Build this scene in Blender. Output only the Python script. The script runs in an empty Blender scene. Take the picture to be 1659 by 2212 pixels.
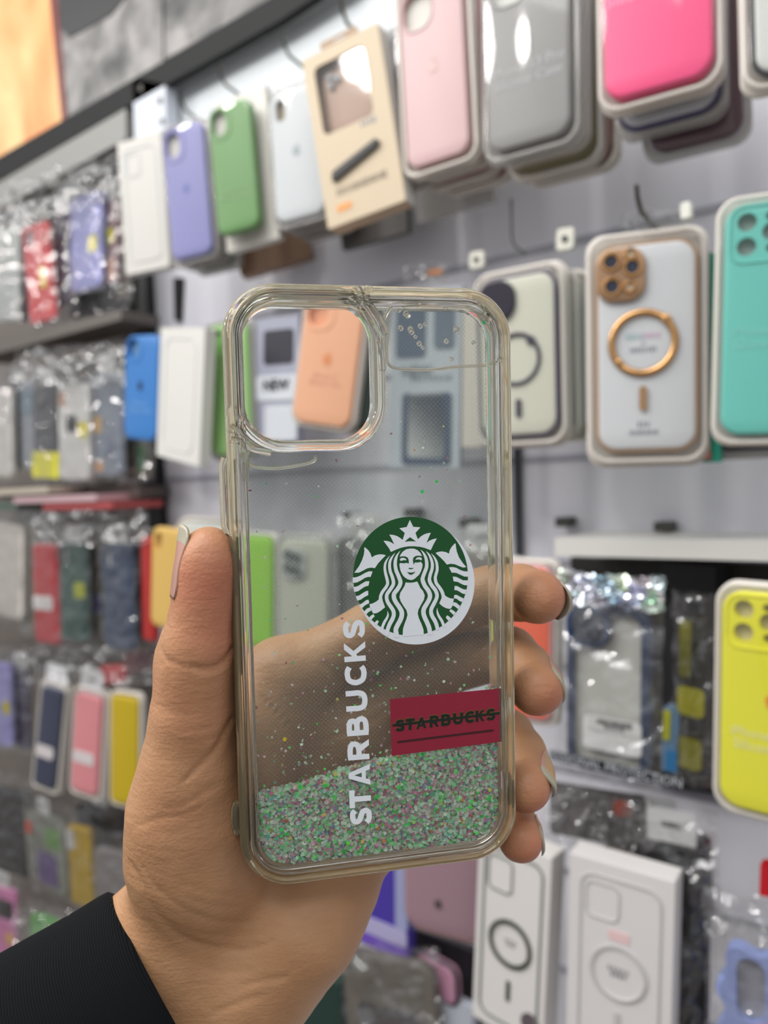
import bpy, bmesh, math, random
import numpy as np
from mathutils import Vector, Matrix, noise
from mathutils.geometry import tessellate_polygon

# ------------------------------------------------------------------ camera, world, light, exposure
F_PX, CX, CY = 1662.0, 829.5, 1106.0
CAM = np.array([0.0, 0.0, 1.40])
_d = np.array([(-1330 - CX) / F_PX, (1130 - CY) / F_PX, 1.0]); _d /= np.linalg.norm(_d)
_u = np.array([-0.035, -1.0, -0.0307]); _u -= _d * _u.dot(_d); _u /= np.linalg.norm(_u)
M = np.array([-_d, np.cross(_u, -_d), _u])          # rows: the world axes seen from the camera (right, down, forward)
SC = bpy.context.scene
COL = SC.collection
cam = bpy.data.cameras.new('camera'); cam_o = bpy.data.objects.new('camera', cam); COL.objects.link(cam_o)
cam.sensor_fit = 'VERTICAL'; cam.sensor_height = 36.0; cam.sensor_width = 27.0
cam.lens = F_PX / 2212 * 36.0
cam.clip_start = 0.01
cm = Matrix.Identity(4)
for j, v in enumerate(([1, 0, 0], [0, -1, 0], [0, 0, -1])):
    w = M @ np.array(v, float)
    for i in range(3): cm[i][j] = w[i]
for i in range(3): cm[i][3] = CAM[i]
cam_o.matrix_world = cm
cam.dof.use_dof = True; cam.dof.focus_distance = 0.2200; cam.dof.aperture_fstop = 8.6
SC.camera = cam_o
SC.view_settings.view_transform = 'Standard'; SC.view_settings.look = 'None'
SC.view_settings.gamma = 1.0; SC.view_settings.use_curve_mapping = False
SC.view_settings.exposure = 0.10
cy = SC.cycles
cy.use_denoising = True
cy.max_bounces = 24; cy.transmission_bounces = 22; cy.transparent_max_bounces = 32
cy.diffuse_bounces = 3; cy.glossy_bounces = 4
cy.caustics_refractive = False; cy.caustics_reflective = False
cy.sample_clamp_indirect = 6.0
world = bpy.data.worlds.new('shop_air'); SC.world = world; world.use_nodes = True
_n = world.node_tree; _tc = _n.nodes.new('ShaderNodeTexCoord'); _sx = _n.nodes.new('ShaderNodeSeparateXYZ'); _mr = _n.nodes.new('ShaderNodeMapRange'); _cr = _n.nodes.new('ShaderNodeValToRGB')
_n.links.new(_tc.outputs['Generated'], _sx.inputs[0]); _n.links.new(_sx.outputs['Z'], _mr.inputs[0]); _mr.inputs[1].default_value = -1; _mr.inputs[2].default_value = 1
_n.links.new(_mr.outputs[0], _cr.inputs[0]); _e = _cr.color_ramp.elements           # dim floor, grey shop, bright ceiling
_e[0].position = .15; _e[0].color = (.13, .115, .10, 1); _e[1].position = .95; _e[1].color = (.95, .97, 1.0, 1); _k = _e.new(.5); _k.color = (.40, .405, .42, 1)
_n.links.new(_cr.outputs[0], _n.nodes['Background'].inputs[0]); _n.nodes['Background'].inputs[1].default_value = 1.0

def lamp(name, loc, size, power, color=(1, 1, 1), target=None, shape='DISK', sy=None):
    l = bpy.data.lights.new(name, 'AREA'); l.shape = shape; l.size = size
    if sy: l.size_y = sy
    l.energy = power; l.color = color
    o = bpy.data.objects.new(name, l); COL.objects.link(o); o.location = loc
    d = (Vector(target) if target else Vector((loc[0], loc[1], 0))) - Vector(loc)
    o.rotation_euler = d.to_track_quat('-Z', 'Y').to_euler()
    return o
lamp('ceiling_or_fill_lamp', (-1.35, -0.90, 2.75), 0.22, 7, (1, .97, .93), (-.4, .5, 1.4))
lamp('ceiling_or_fill_lamp', (-0.95, -1.15, 2.75), 0.14, 4, (1, .97, .93), (-.2, .5, 1.4))
lamp('ceiling_or_fill_lamp', (-2.25, -0.80, 2.75), 0.18, 7, (1, .97, .93), (-.8, .5, 1.4))
lamp('ceiling_or_fill_lamp', (-3.00, -1.10, 2.75), 0.16, 7, (1, .97, .93), (-.9, .5, 1.4))
lamp('ceiling_or_fill_lamp', (0.9, -0.90, 2.75), 0.5, 5, (1, .98, .95), (0, .4, 1.2))  # added fill from the right, set where the clear covers do not mirror it
lamp('overhead_fill', (-0.55, -0.30, 2.7), 1.3, 17.5, (1, .985, .96), (-.2, .35, 1.2), 'RECTANGLE', 0.8)  # broad soft fill from above, added to lift the overall light

# ------------------------------------------------------------------ geometry of the view
def ray(px, py):
    v = M @ np.array([(px - CX) / F_PX, (py - CY) / F_PX, 1.0]); return v
def cam_pt(px, py, z): return CAM + ray(px, py) * z           # point z metres in front of the lens
def wall_pt(px, py, D):                                        # where the sight line meets the upright plane y = D
    v = ray(px, py); return CAM + v * (D / v[1])
def project(P):
    q = (np.asarray(P) - CAM) @ M                              # world -> camera
    return np.stack([CX + F_PX * q[..., 0] / q[..., 2], CY + F_PX * q[..., 1] / q[..., 2]], -1)
def rot_yr(yaw, roll):
    cyw, syw, cr, sr = math.cos(yaw), math.sin(yaw), math.cos(roll), math.sin(roll)
    Rz = np.array([[cyw, -syw, 0], [syw, cyw, 0], [0, 0, 1]]); Ry = np.array([[cr, 0, sr], [0, 1, 0], [-sr, 0, cr]])
    return Rz @ Ry
def fit(c, D):
    """pose and size of an upright rectangle whose centre hangs on the plane y = D"""
    c = np.array(c, float); m = c.mean(0); p0 = wall_pt(m[0], m[1], D)
    a = wall_pt(*((c[0] + c[3]) / 2), D); b = wall_pt(*((c[1] + c[2]) / 2), D)
    t = wall_pt(*((c[0] + c[1]) / 2), D); e = wall_pt(*((c[3] + c[2]) / 2), D)
    p = np.array([p0[0], p0[2], 0, 0, abs(b[0] - a[0]), abs(t[2] - e[2])])
    def res(p):
        R = rot_yr(p[2], p[3]); w, h = p[4] / 2, p[5] / 2
        q = np.array([(-w, 0, h), (w, 0, h), (w, 0, -h), (-w, 0, -h)]) @ R.T + np.array([p[0], D, p[1]])
        return np.concatenate([(project(q) - c).ravel(), [25 * p[2], 12 * p[3]]])
    for _ in range(25):
        r = res(p); J = np.zeros((10, 6))
        for j in range(6):
            d = p.copy(); d[j] += 1e-5; J[:, j] = (res(d) - r) / 1e-5
        p = p - 0.8 * np.linalg.lstsq(J, r, rcond=None)[0]
        p[2] = max(-.7, min(.7, p[2])); p[3] = max(-.5, min(.5, p[3]))
    return p

# ------------------------------------------------------------------ materials
def lin(c):
    return tuple(((x / 255) / 12.92 if x <= 10.3 else (((x / 255) + .055) / 1.055) ** 2.4) for x in c) + (1.0,)
_mats = {}
def mat(rgb, rough=.45, metal=0.0, bump=0.0, bscale=400, name=None, coat=0.0, grain=0.0, sss=0):
    key = (tuple(rgb), rough, metal, bump, bscale, coat, grain)
    if key in _mats: return _mats[key]
    m = bpy.data.materials.new(name or 'plastic'); m.use_nodes = True; nt = m.node_tree
    b = nt.nodes['Principled BSDF']
    b.inputs['Base Color'].default_value = lin(rgb); b.inputs['Roughness'].default_value = rough
    b.inputs['Metallic'].default_value = metal; b.inputs['Coat Weight'].default_value = coat
    tc = nt.nodes.new('ShaderNodeTexCoord'); nz = nt.nodes.new('ShaderNodeTexNoise'); nz.inputs['Scale'].default_value = bscale
    nt.links.new(tc.outputs['Object'], nz.inputs['Vector'])
    if bump:
        bp = nt.nodes.new('ShaderNodeBump'); bp.inputs['Strength'].default_value = bump; bp.inputs['Distance'].default_value = .0004
        nt.links.new(nz.outputs['Fac'], bp.inputs['Height']); nt.links.new(bp.outputs['Normal'], b.inputs['Normal'])
    mx = nt.nodes.new('ShaderNodeMix'); mx.data_type = 'RGBA'; mx.blend_type = 'MULTIPLY'
    mx.inputs[0].default_value = max(grain, .06)
    mx.inputs[6].default_value = lin(rgb)
    nt.links.new(nz.outputs['Fac'], mx.inputs[7]); nt.links.new(mx.outputs[2], b.inputs['Base Color'])
    _mats[key] = m; return m
def film(name, tint, gloss, rough, haze=0.0, hcol=(1, 1, 1, 1), bump=0, bscale=60, edge=.5):
    """thin clear sheet: see-through, a share mirrored, a little milky"""
    m = bpy.data.materials.new(name); m.use_nodes = True; nt = m.node_tree; nt.nodes.clear()
    o = nt.nodes.new('ShaderNodeOutputMaterial'); t = nt.nodes.new('ShaderNodeBsdfTransparent'); t.inputs[0].default_value = tint
    g = nt.nodes.new('ShaderNodeBsdfGlossy'); g.inputs['Roughness'].default_value = rough
    d = nt.nodes.new('ShaderNodeBsdfDiffuse'); d.inputs[0].default_value = hcol
    lw = nt.nodes.new('ShaderNodeLayerWeight'); lw.inputs['Blend'].default_value = .35
    ma = nt.nodes.new('ShaderNodeMath'); ma.operation = 'MULTIPLY_ADD'; ma.inputs[1].default_value = edge; ma.inputs[2].default_value = gloss
    nt.links.new(lw.outputs['Facing'], ma.inputs[0])
    pw = nt.nodes.new('ShaderNodeMath'); pw.operation = 'POWER'; pw.inputs[1].default_value = 3.0
    nt.links.new(lw.outputs['Facing'], pw.inputs[0]); nt.links.new(pw.outputs[0], ma.inputs[0])
    m1 = nt.nodes.new('ShaderNodeMixShader'); m1.inputs[0].default_value = haze
    nt.links.new(t.outputs[0], m1.inputs[1]); nt.links.new(d.outputs[0], m1.inputs[2])
    m2 = nt.nodes.new('ShaderNodeMixShader'); nt.links.new(ma.outputs[0], m2.inputs[0])
    nt.links.new(m1.outputs[0], m2.inputs[1]); nt.links.new(g.outputs[0], m2.inputs[2])
    if bump:
        tc = nt.nodes.new('ShaderNodeTexCoord'); nz = nt.nodes.new('ShaderNodeTexNoise'); nz.inputs['Scale'].default_value = bscale
        nt.links.new(tc.outputs['Object'], nz.inputs['Vector'])
        bp = nt.nodes.new('ShaderNodeBump'); bp.inputs['Strength'].default_value = bump; bp.inputs['Distance'].default_value = .004
        nt.links.new(nz.outputs['Fac'], bp.inputs['Height']); nt.links.new(bp.outputs['Normal'], g.inputs['Normal'])
    nt.links.new(m2.outputs[0], o.inputs[0])
    return m
def glass(name, col, ior=1.45, rough=0.0, haze=.07, milk=(.36, .35, .27, 1)):
    m = bpy.data.materials.new(name); m.use_nodes = True; nt = m.node_tree; nt.nodes.clear()
    o = nt.nodes.new('ShaderNodeOutputMaterial'); g = nt.nodes.new('ShaderNodeBsdfGlass')
    g.inputs['Color'].default_value = col; g.inputs['IOR'].default_value = ior; g.inputs['Roughness'].default_value = rough
    d = nt.nodes.new('ShaderNodeBsdfDiffuse'); d.inputs[0].default_value = milk; t = nt.nodes.new('ShaderNodeBsdfTranslucent'); t.inputs[0].default_value = milk
    a = nt.nodes.new('ShaderNodeAddShader'); nt.links.new(d.outputs[0], a.inputs[0]); nt.links.new(t.outputs[0], a.inputs[1])
    x = nt.nodes.new('ShaderNodeMixShader'); x.inputs[0].default_value = haze; nt.links.new(g.outputs[0], x.inputs[1]); nt.links.new(a.outputs[0], x.inputs[2])
    nt.links.new(x.outputs[0], o.inputs[0]); return m
COVER = film('clear_cover', (.97, .97, .97, 1), .035, .05, .03, (.8, .8, .8, 1), .07, 14)
BAG = film('cellophane', (.93, .93, .92, 1), .14, .06, .025, (.75, .75, .75, 1), .6, 70, edge=.9)
TRAY = film('milky_tray', (.9, .89, .87, 1), .05, .15, .80, lin((230, 223, 214)))
CLEARTRAY = film('clear_tray', (.88, .88, .88, 1), .08, .12, .40, lin((200, 196, 190)))

# ------------------------------------------------------------------ mesh helpers
def mesh_obj(name, verts, faces, m, parent=None, smooth=False, mats=None, fmat=None):
    me = bpy.data.meshes.new(name); me.from_pydata([tuple(map(float, v)) for v in verts], [], faces); me.update()
    for mm in (mats or [m]): me.materials.append(mm)
    if fmat is not None: me.polygons.foreach_set('material_index', fmat)
    if smooth: me.polygons.foreach_set('use_smooth', [True] * len(me.polygons))
    o = bpy.data.objects.new(name, me); COL.objects.link(o)
    if parent is not None: o.parent = parent
    return o
def rrect(w, h, r, n=8, cx=0, cz=0):
    """rounded rectangle, counter-clockwise in (x, z)"""
    r = min(r, w / 2 - 1e-5, h / 2 - 1e-5); out = []
    for qx, qz, a0 in ((1, 1, 0), (-1, 1, 90), (-1, -1, 180), (1, -1, 270)):
        for k in range(n + 1):
            a = math.radians(a0 + 90 * k / n)
            out.append((cx + qx * (w / 2 - r) + r * math.cos(a), cz + qz * (h / 2 - r) + r * math.sin(a)))
    return out
def disc(cx, cz, rx, rz=None, n=28):
    rz = rz or rx
    return [(cx + rx * math.cos(2 * math.pi * k / n), cz + rz * math.sin(2 * math.pi * k / n)) for k in range(n)]
def inset(loop, d):
    c = np.array(loop); p = np.roll(c, 1, 0); q = np.roll(c, -1, 0)
    t = q - p; t /= np.linalg.norm(t, axis=1)[:, None] + 1e-12
    return (c + np.stack([-t[:, 1], t[:, 0]], 1) * d)
class MB:
    def __init__(s): s.v = []; s.f = []; s.m = []
    def loops(s, L, closed_last=False, mi=0):
        """skin a list of equal closed loops of 3-D points"""
        b = len(s.v); n = len(L[0])
        for l in L: s.v += [tuple(p) for p in l]
        for i in range(len(L) - 1):
            for k in range(n):
                a, c = b + i * n + k, b + i * n + (k + 1) % n
                s.f.append((a, c, c + n, a + n)); s.m.append(mi)
        if closed_last:
            i = len(L) - 1
            for k in range(n):
                a, c = b + i * n + k, b + i * n + (k + 1) % n
                s.f.append((a, c, b + (k + 1) % n, b + k)); s.m.append(mi)
        return b
    def cap(s, polys, y, flip=False, mi=0):
        b = len(s.v); flat = [p for l in polys for p in l]
        s.v += [(p[0], y, p[1]) for p in flat]
        for t in tessellate_polygon([[Vector((p[0], p[1], 0)) for p in l] for l in polys]):
            s.f.append(tuple(b + i for i in (t if not flip else t[::-1]))); s.m.append(mi)
    def plate(s, outer, holes=(), y0=0.0, y1=.002, bevel=0.0, mi=0):
        """slab with its face at y0 (towards the shop) and its back at y1"""
        def lp(l, y): return [(p[0], y, p[1]) for p in l]
        o = [tuple(p) for p in outer]
        if bevel:
            steps = 3; L = []
            for k in range(steps + 1):
                a = math.pi / 2 * k / steps
                L.append(lp(inset(o, bevel * (1 - math.sin(a))), y0 + bevel * (1 - math.cos(a))))
            s.loops(L + [lp(o, y1)], mi=mi); face = [tuple(p) for p in inset(o, bevel)]
        else:
            s.loops([lp(o, y0), lp(o, y1)], mi=mi); face = o
        for h in holes: s.loops([lp(h, y1), lp(h, y0)], mi=mi)
        s.cap([face] + [list(h)[::-1] for h in holes], y0, mi=mi); s.cap([o] + [list(h)[::-1] for h in holes], y1, True, mi)
    def tube(s, pts, r, n=8, closed=False, mi=0):
        P = [Vector(p) for p in pts]; R = r if isinstance(r, (list, tuple)) else [r] * len(P); L = []
        up = None
        for i, p in enumerate(P):
            a = P[i - 1] if (i or closed) else p; c = P[(i + 1) % len(P)] if (i < len(P) - 1 or closed) else p
            t = (c - a).normalized()
            if up is None: up = t.orthogonal().normalized()
            up = (up - t * up.dot(t)).normalized(); b = t.cross(up)
            L.append([p + (up * math.cos(2 * math.pi * k / n) + b * math.sin(2 * math.pi * k / n)) * R[i] for k in range(n)])
        base = s.loops(L, closed, mi)
        if not closed:
            s.f.append(tuple(range(base + n - 1, base - 1, -1))); s.m.append(mi)
            e = base + (len(L) - 1) * n; s.f.append(tuple(range(e, e + n))); s.m.append(mi)
    def box(s, x0, x1, y0, y1, z0, z1, mi=0):
        s.plate([(x1, z1), (x0, z1), (x0, z0), (x1, z0)], (), y0, y1, mi=mi)
    def build(s, name, m, parent=None, smooth=False, mats=None, shift=0.0):
        v = s.v if not shift else [(p[0], p[1], p[2] + shift) for p in s.v]
        o = mesh_obj(name, v, s.f, m, parent, smooth, mats, s.m)
        bm = bmesh.new(); bm.from_mesh(o.data); bmesh.ops.remove_doubles(bm, verts=bm.verts, dist=1e-7)
        bmesh.ops.recalc_face_normals(bm, faces=bm.faces); bm.to_mesh(o.data); bm.free()
        if smooth: 
            try: o.data.set_sharp_from_angle(angle=math.radians(50))
            except Exception: pass
        return o
def tag(o, label=None, cat=None, group=None, kind=None):
    if label: o['label'] = label
    if cat: o['category'] = cat
    if group: o['group'] = group
    if kind: o['kind'] = kind
    return o
class Thing:
    """an Empty at the base of something hanging on the wall; parts are laid out in (x, y into the wall, z from the centre)"""
    def __init__(s, name, label, cat, corners, D, group=None, pose=None):
        p = fit(corners, D) if pose is None else pose
        s.w, s.h, s.D, s.p = p[4], p[5], D, p
        R = rot_yr(p[2], p[3]); c = np.array([p[0], D, p[1]]) + R @ np.array([0, 0, -p[5] / 2])
        s.o = bpy.data.objects.new(name, None); COL.objects.link(s.o); s.o.empty_display_size = .01
        mw = Matrix.Identity(4)
        for i in range(3):
            for j in range(3): mw[i][j] = R[i, j]
            mw[i][3] = c[i]
        s.o.matrix_world = mw
        tag(s.o, label, cat, group)
    def add(s, name, mb, m, smooth=False, parent=None, label=None, mats=None):
        o = mb.build(name, m, parent or s.o, smooth, mats, s.h / 2)
        if label: o['label'] = label
        return o
_tx = {}
def text_mb(txt, size, cx, cz, y, rot=0.0, squash=1.0, bold=0.0):
    cu = bpy.data.curves.new('t', 'FONT'); cu.body = txt; cu.size = size; cu.align_x = 'CENTER'; cu.align_y = 'CENTER'; cu.resolution_u = 2
    cu.offset = bold * size; cu.extrude = .00008; cu.space_line = .95
    o = bpy.data.objects.new('t', cu); COL.objects.link(o)
    dg = bpy.context.evaluated_depsgraph_get(); me = bpy.data.meshes.new_from_object(o.evaluated_get(dg))
    mb = MB(); c, s_ = math.cos(rot), math.sin(rot)
    for v in me.vertices:
        x, z = v.co.x * squash, v.co.y
        mb.v.append((cx + x * c - z * s_, y + v.co.z, cz + x * s_ + z * c))
    for f in me.polygons: mb.f.append(tuple(f.vertices)); mb.m.append(0)
    bpy.data.objects.remove(o); bpy.data.curves.remove(cu); bpy.data.meshes.remove(me)
    return mb

# ------------------------------------------------------------------ things on the wall: builders
APPLE = [(0, .30), (.12, .38), (.27, .38), (.40, .26), (.33, .14), (.31, 0), (.36, -.12), (.44, -.19), (.34, -.38), (.20, -.50), (.08, -.47),
         (0, -.45), (-.08, -.47), (-.20, -.50), (-.36, -.32), (-.45, -.05), (-.42, .20), (-.30, .36), (-.14, .38)]
LEAF = [(0, .42), (.03, .55), (.17, .66), (.15, .52)]
def apple(T, s, cx, cz, y, m):
    b = MB()
    for P in (APPLE, LEAF): b.plate([(cx + x * s, cz + z * s) for x, z in P], (), y, y + .0003)
    T.add('emblem', b, m)
def cover(T, w, h, y0, y1, r=.012, m=None, name='clear_cover'):
    b = MB(); o = rrect(w, h, r); st = []
    for k in range(5):
        a = math.pi / 2 * k / 4
        st.append([(p[0], y0 + .004 * (1 - math.cos(a)), p[1]) for p in inset(o, .004 * (1 - math.sin(a)))])
    st.append([(p[0], y1, p[1]) for p in o]); b.loops(st); b.cap([inset(o, .004).tolist()], y0)
    T.add(name, b, m or COVER, True)
def cut_of(w, h, kind):
    if kind == 'pro': return [rrect(.46 * w, .215 * h, .2 * w, 8, -w * .21, h * .355)]
    if kind == 'dual': return [rrect(.34 * w, .19 * h, .15 * w, 8, -w * .25, h * .37)]
    if kind == 'pill': return [rrect(.2 * w, .17 * h, .1 * w, 8, -w * .28, h * .36)]
    if kind == 'holes':
        return [disc(-w * .29, h * .42, .095 * w), disc(-w * .29, h * .315, .095 * w), disc(-w * .05, h * .37, .095 * w), disc(-w * .07, h * .435, .045 * w), disc(-w * .06, h * .30, .045 * w)]
    return []
def phone_case(name, label, corners, D, rgb, cut='pro', tray=TRAY, margin=(.005, .006), logo=None, text=None, tcol=(235, 235, 235), thick=.009,
               group=None, cov=True, rough=.42, inner=(208, 204, 196), rim=None, pose=None, cat='phone case', tsize=.011, tz=-.24):
    T = Thing(name, label, cat, corners, D, group, pose); w, h = T.w, T.h
    holes = cut_of(w, h, cut); b = MB(); b.plate(rrect(w, h, .2 * w, 10), holes, 0, thick, .0025)
    T.add('case_shell', b, mat(rgb, rough, grain=.08), True)
    if holes:
        b = MB(); b.plate(rrect(w * .94, h * .96, .18 * w), (), thick * .62, thick * .62 + .0006); T.add('card_insert', b, mat(inner, .7))
        if cut in ('pro', 'dual', 'holes'):
            b = MB(); q = rrect(.5 * w, .235 * h, .2 * w, 8, -w * .215, h * .36) if cut != 'holes' else rrect(.56 * w, .24 * h, .14 * w, 8, -w * .17, h * .365)
            b.tube([(x, 0, z) for x, z in q], .0009, 6, True); T.add('camera_rim', b, mat(rgb, rough, grain=.08), True)
    if logo: apple(T, .17 * w, 0, h * .02, -.0004, mat(logo, .3))
    if text:
        b = text_mb(text, tsize, 0, tz * h, -.0002, bold=.01); T.add('lettering', b, mat(tcol, .5))
    if rim:
        b = MB(); b.tube([(x, .003, z) for x, z in rrect(w, h, .2 * w, 10)], .0022, 8, True); T.add('bumper_rim', b, mat(rim, .3), True)
    if tray:
        b = MB(); o = rrect(w + 2 * margin[0], h + 2 * margin[1], .2 * w, 10)
        b.plate(o, (), thick + .0005, thick + .0035, .0012)
        b.tube([(x, thick * .55, z) for x, z in rrect(w + 1.3 * margin[0], h + 1.3 * margin[1], .2 * w, 10)], .0021, 8, True)
        T.add('blister_tray', b, tray, True)
    if cov: cover(T, w + 1.1 * margin[0], h + 1.1 * margin[1], -.0022, thick, .2 * w)
    return T
def behind(T, n, labels, cols, step=.016, group=None, jig=.004, tray=TRAY, drop=.0, seed=1, right=.0):
    """more packs on the same hook, each a thing of its own"""
    rnd = random.Random(seed); last = T
    for k in range(n):
        p = T.p.copy(); D = T.D + step * (k + 1)
        p[0] += right * (k + 1) + rnd.uniform(-jig, jig); p[1] += -drop * (k + 1) + rnd.uniform(-jig, jig); p[2] += rnd.uniform(-.03, .03); p[3] += rnd.uniform(-.03, .03)
        phone_case('phone_case', labels[k], None, D, cols[k], 'none', tray, cov=False, pose=p, group=group)
def carton(name, label, corners, D, rgb, thick=.02, side=None, group=None, cat='box', rough=.5):
    T = Thing(name, label, cat, corners, D, group); b = MB(); w, h = T.w, T.h
    b.plate(rrect(w, h, .0012, 2), (), 0, thick, .0006); T.add('carton', b, mat(rgb, rough), False)
    return T
def outline_art(T, w, h, rgb, lw=.0008, ring=True, cut=True, stick=True, dot=False, cx=0, cz=0, sub=None):
    m = mat(rgb, .5); y = -.0003
    b = MB(); b.tube([(cx + x, y, cz + z) for x, z in rrect(w, h, .18 * w, 8)], lw, 4, True)
    if cut:
        b.tube([(cx + x, y, cz + z) for x, z in rrect(.42 * w, .2 * h, .1 * w, 6, -.22 * w, .36 * h)], lw * .8, 4, True)
    T.add('printed_outline', b, m)
    if ring:
        b = MB(); b.tube([(cx + x, y, cz + z) for x, z in disc(0, -.02 * h, .34 * w, n=36)], lw * ring, 4, True); T.add('printed_ring', b, mat(sub or rgb, .4))
    if stick:
        b = MB(); b.plate(rrect(.07 * w, .12 * h, .03 * w, 4, cx, cz - .30 * h), (), y - .0006, 0); T.add('printed_magnet_bar', b, mat(sub or rgb, .4))
def glyphs(T, cx, cz, wid, hei, n, rgb, rgb2=None, seed=1, name='small_print', y=-.0004):
    """a line of tiny unreadable print: separate little blocks of uneven width"""
    R_ = random.Random(seed); c2 = rgb2 or rgb
    for part, (a, e, col) in enumerate(((0, n // 2, rgb), (n // 2, n, c2))):
        b = MB(); p = wid / n
        for k in range(a, e):
            ww = p * R_.uniform(.45, .8); hh = hei * R_.uniform(.7, 1); b.plate(rrect(ww, hh, ww * .2, 2, cx - wid / 2 + (k + .5) * p, cz), (), y, y + .0004)
        T.add(name, b, mat(col, .5))
def patches(T, rows):
    for (x0, z0, x1, z1, rgb, nm) in rows:
        b = MB(); w, h = T.w, T.h
        b.plate(rrect((x1 - x0) * w, (z1 - z0) * h, min(.004, .3 * (x1 - x0) * w), 4, ((x0 + x1) / 2 - .5) * w, ((z0 + z1) / 2 - .5) * h), (), -.0010, .0005)
        T.add(nm, b, mat(rgb, .45))
def crumple(T, w, h, y, amp=.006, seed=0, n=(26, 44), cz=0, name='plastic_bag', m=None, freq=38):
    nx, nz = n; V = []; F = []
    for j in range(nz + 1):
        for i in range(nx + 1):
            x, z = (i / nx - .5) * w, (j / nz - .5) * h + cz
            e = min(i, nx - i) / nx * 4; e = min(1, e)
            q = Vector((x * freq, seed * 7.3, z * freq)); k = abs(noise.noise(q)) * 1.4 + .5 * abs(noise.noise(q * 2.3)) - .45
            V.append((x + .0015 * noise.noise(q * 1.7), y + (1 - e) * .007 - k * amp, z + T.h / 2 + .002 * noise.noise(q * 1.9 + Vector((9, 9, 9)))))
    for j in range(nz):
        for i in range(nx):
            a = j * (nx + 1) + i; F.append((a, a + 1, a + nx + 2, a + nx + 1))
    return mesh_obj(name, V, F, m or BAG, T.o, False)
def hang_tab(T, rgb, w=.034, h=.022, y=.004, m=None):
    b = MB(); o = rrect(w, h + .006, .005, 6, 0, T.h / 2 + h / 2); b.plate(o, [rrect(.015, .005, .0024, 4, 0, T.h / 2 + h * .6)], y, y + .0008)
    T.add('hang_tab', b, m or mat(rgb, .4))
def bagged(label, corners, D, rgb, cut='none', group=None, extra=(), tab=True, thick=.010, seed=0, margin=.006, top=.02, name='bagged_phone_case', amp=.006, inner=(190, 190, 190)):
    T = Thing(name, label, 'phone case', corners, D, group); w, h = T.w, T.h
    b = MB(); b.plate(rrect(w, h, .15 * w, 8), cut_of(w, h, cut), 0, thick, .002); T.add('case_shell', b, mat(rgb, .5, grain=.1), True)
    if cut != 'none':
        b = MB(); b.plate(rrect(w * .9, h * .95, .1 * w), (), thick * .6, thick * .6 + .0005); T.add('card_insert', b, mat(inner, .6))
    if extra: patches(T, extra)
    crumple(T, w + 2 * margin, h + margin + top, -.004, amp, seed, cz=(top - margin) / 2)
    if tab: hang_tab(T, (200, 200, 200), y=.003)
    return T
def wire_hook(label, px, py, D, z0=.05, rgb=(70, 68, 62), r=.0014, group='wire hooks on the wall', rise=.012, back=.10):
    P = wall_pt(px, py, D); o = MB(); W = [(0, 0, rise), (0, .002, rise * .5), (0, .008, 0), (0, .03, -.004), (0, back, -.006)]
    o.tube(W, r, 8)
    t = o.build('wire_hook', mat(rgb, .3, .9), None, True); t.location = P; tag(t, label, 'hook', group); return t
def price_tab(label, corners, D):
    T = Thing('hook_end_cap', label, 'hook', corners, D, None); b = MB(); b.plate(rrect(T.w, T.h, .003, 4), (), 0, .004, .0006); T.add('cap_plate', b, mat((214, 212, 200), .4))
    b = MB(); b.plate(disc(0, 0, T.w * .17), (), -.0012, 0); T.add('peg_tip', b, mat((50, 50, 42), .4)); return T

# ------------------------------------------------------------------ the setting
WY = .685
def quad_on(name, pts, D, thick, m, kind='structure', bevel=0, label=None, cat=None):
    """slab parallel to the wall, its outline sighted on the plane y = D"""
    P = [wall_pt(x, y, D) for x, y in pts]; b = MB(); o = [(p[0], p[2]) for p in P]
    a = sum(o[i][0] * o[(i + 1) % len(o)][1] - o[(i + 1) % len(o)][0] * o[i][1] for i in range(len(o)))
    if a < 0: o = o[::-1]
    b.plate(o, (), D, D + thick, bevel); t = b.build(name, m); tag(t, label, cat, kind=kind); return t
def slab(name, x0, x1, y0, y1, z0, z1, m, **k):
    b = MB(); b.box(x0, x1, y0, y1, z0, z1); o = b.build(name, m); tag(o, kind=k.get('kind', 'structure'), label=k.get('label'), cat=k.get('cat')); return o
xp = wall_pt(320, 900, WY)[0]                                   # the black post
ROW = mat((226, 225, 232), .55, grain=.05); DARKW = mat((112, 104, 98), .6, grain=.3, bscale=14)
slab('wall_back', xp, 1.6, WY, WY + .03, -.2, wall_pt(620, 20, WY)[2], ROW)
slab('wall_left', -4.5, xp - .02, WY + .02, WY + .05, -.2, 3.2, DARKW)
slab('wall_upper', xp - .02, 1.6, WY + .031, WY + .06, 1.2, 3.2, mat((70, 72, 72), .5))
slab('floor', -4.5, 3, -3, WY, -.25, -.2, mat((120, 112, 104), .5))
# slatwall grooves
for k in range(13):
    z = .62 + k * .10
    slab('trim_%d' % (k + 1), xp, 1.6, WY - .0015, WY, z, z + .006, mat((168, 168, 178), .5))
# upper bright board above the first row
quad_on('trim_40', [(356, 178), (640, -30), (980, -330), (1000, -60), (880, 150), (600, 330), (356, 480)], WY - .004, .003, mat((214, 220, 224), .5))
quad_on('trim_41', [(286, 168), (356, 182), (362, 330), (292, 330)], WY - .03, .02, mat((205, 210, 220), .45))
for (x, y) in ((303, 190), (345, 217), (350, 262)):
    quad_on('trim_42', [(x - 4, y - 7), (x + 4, y - 7), (x + 4, y + 7), (x - 4, y + 7)], WY - .031, .001, mat((70, 66, 60), .5))
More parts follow.
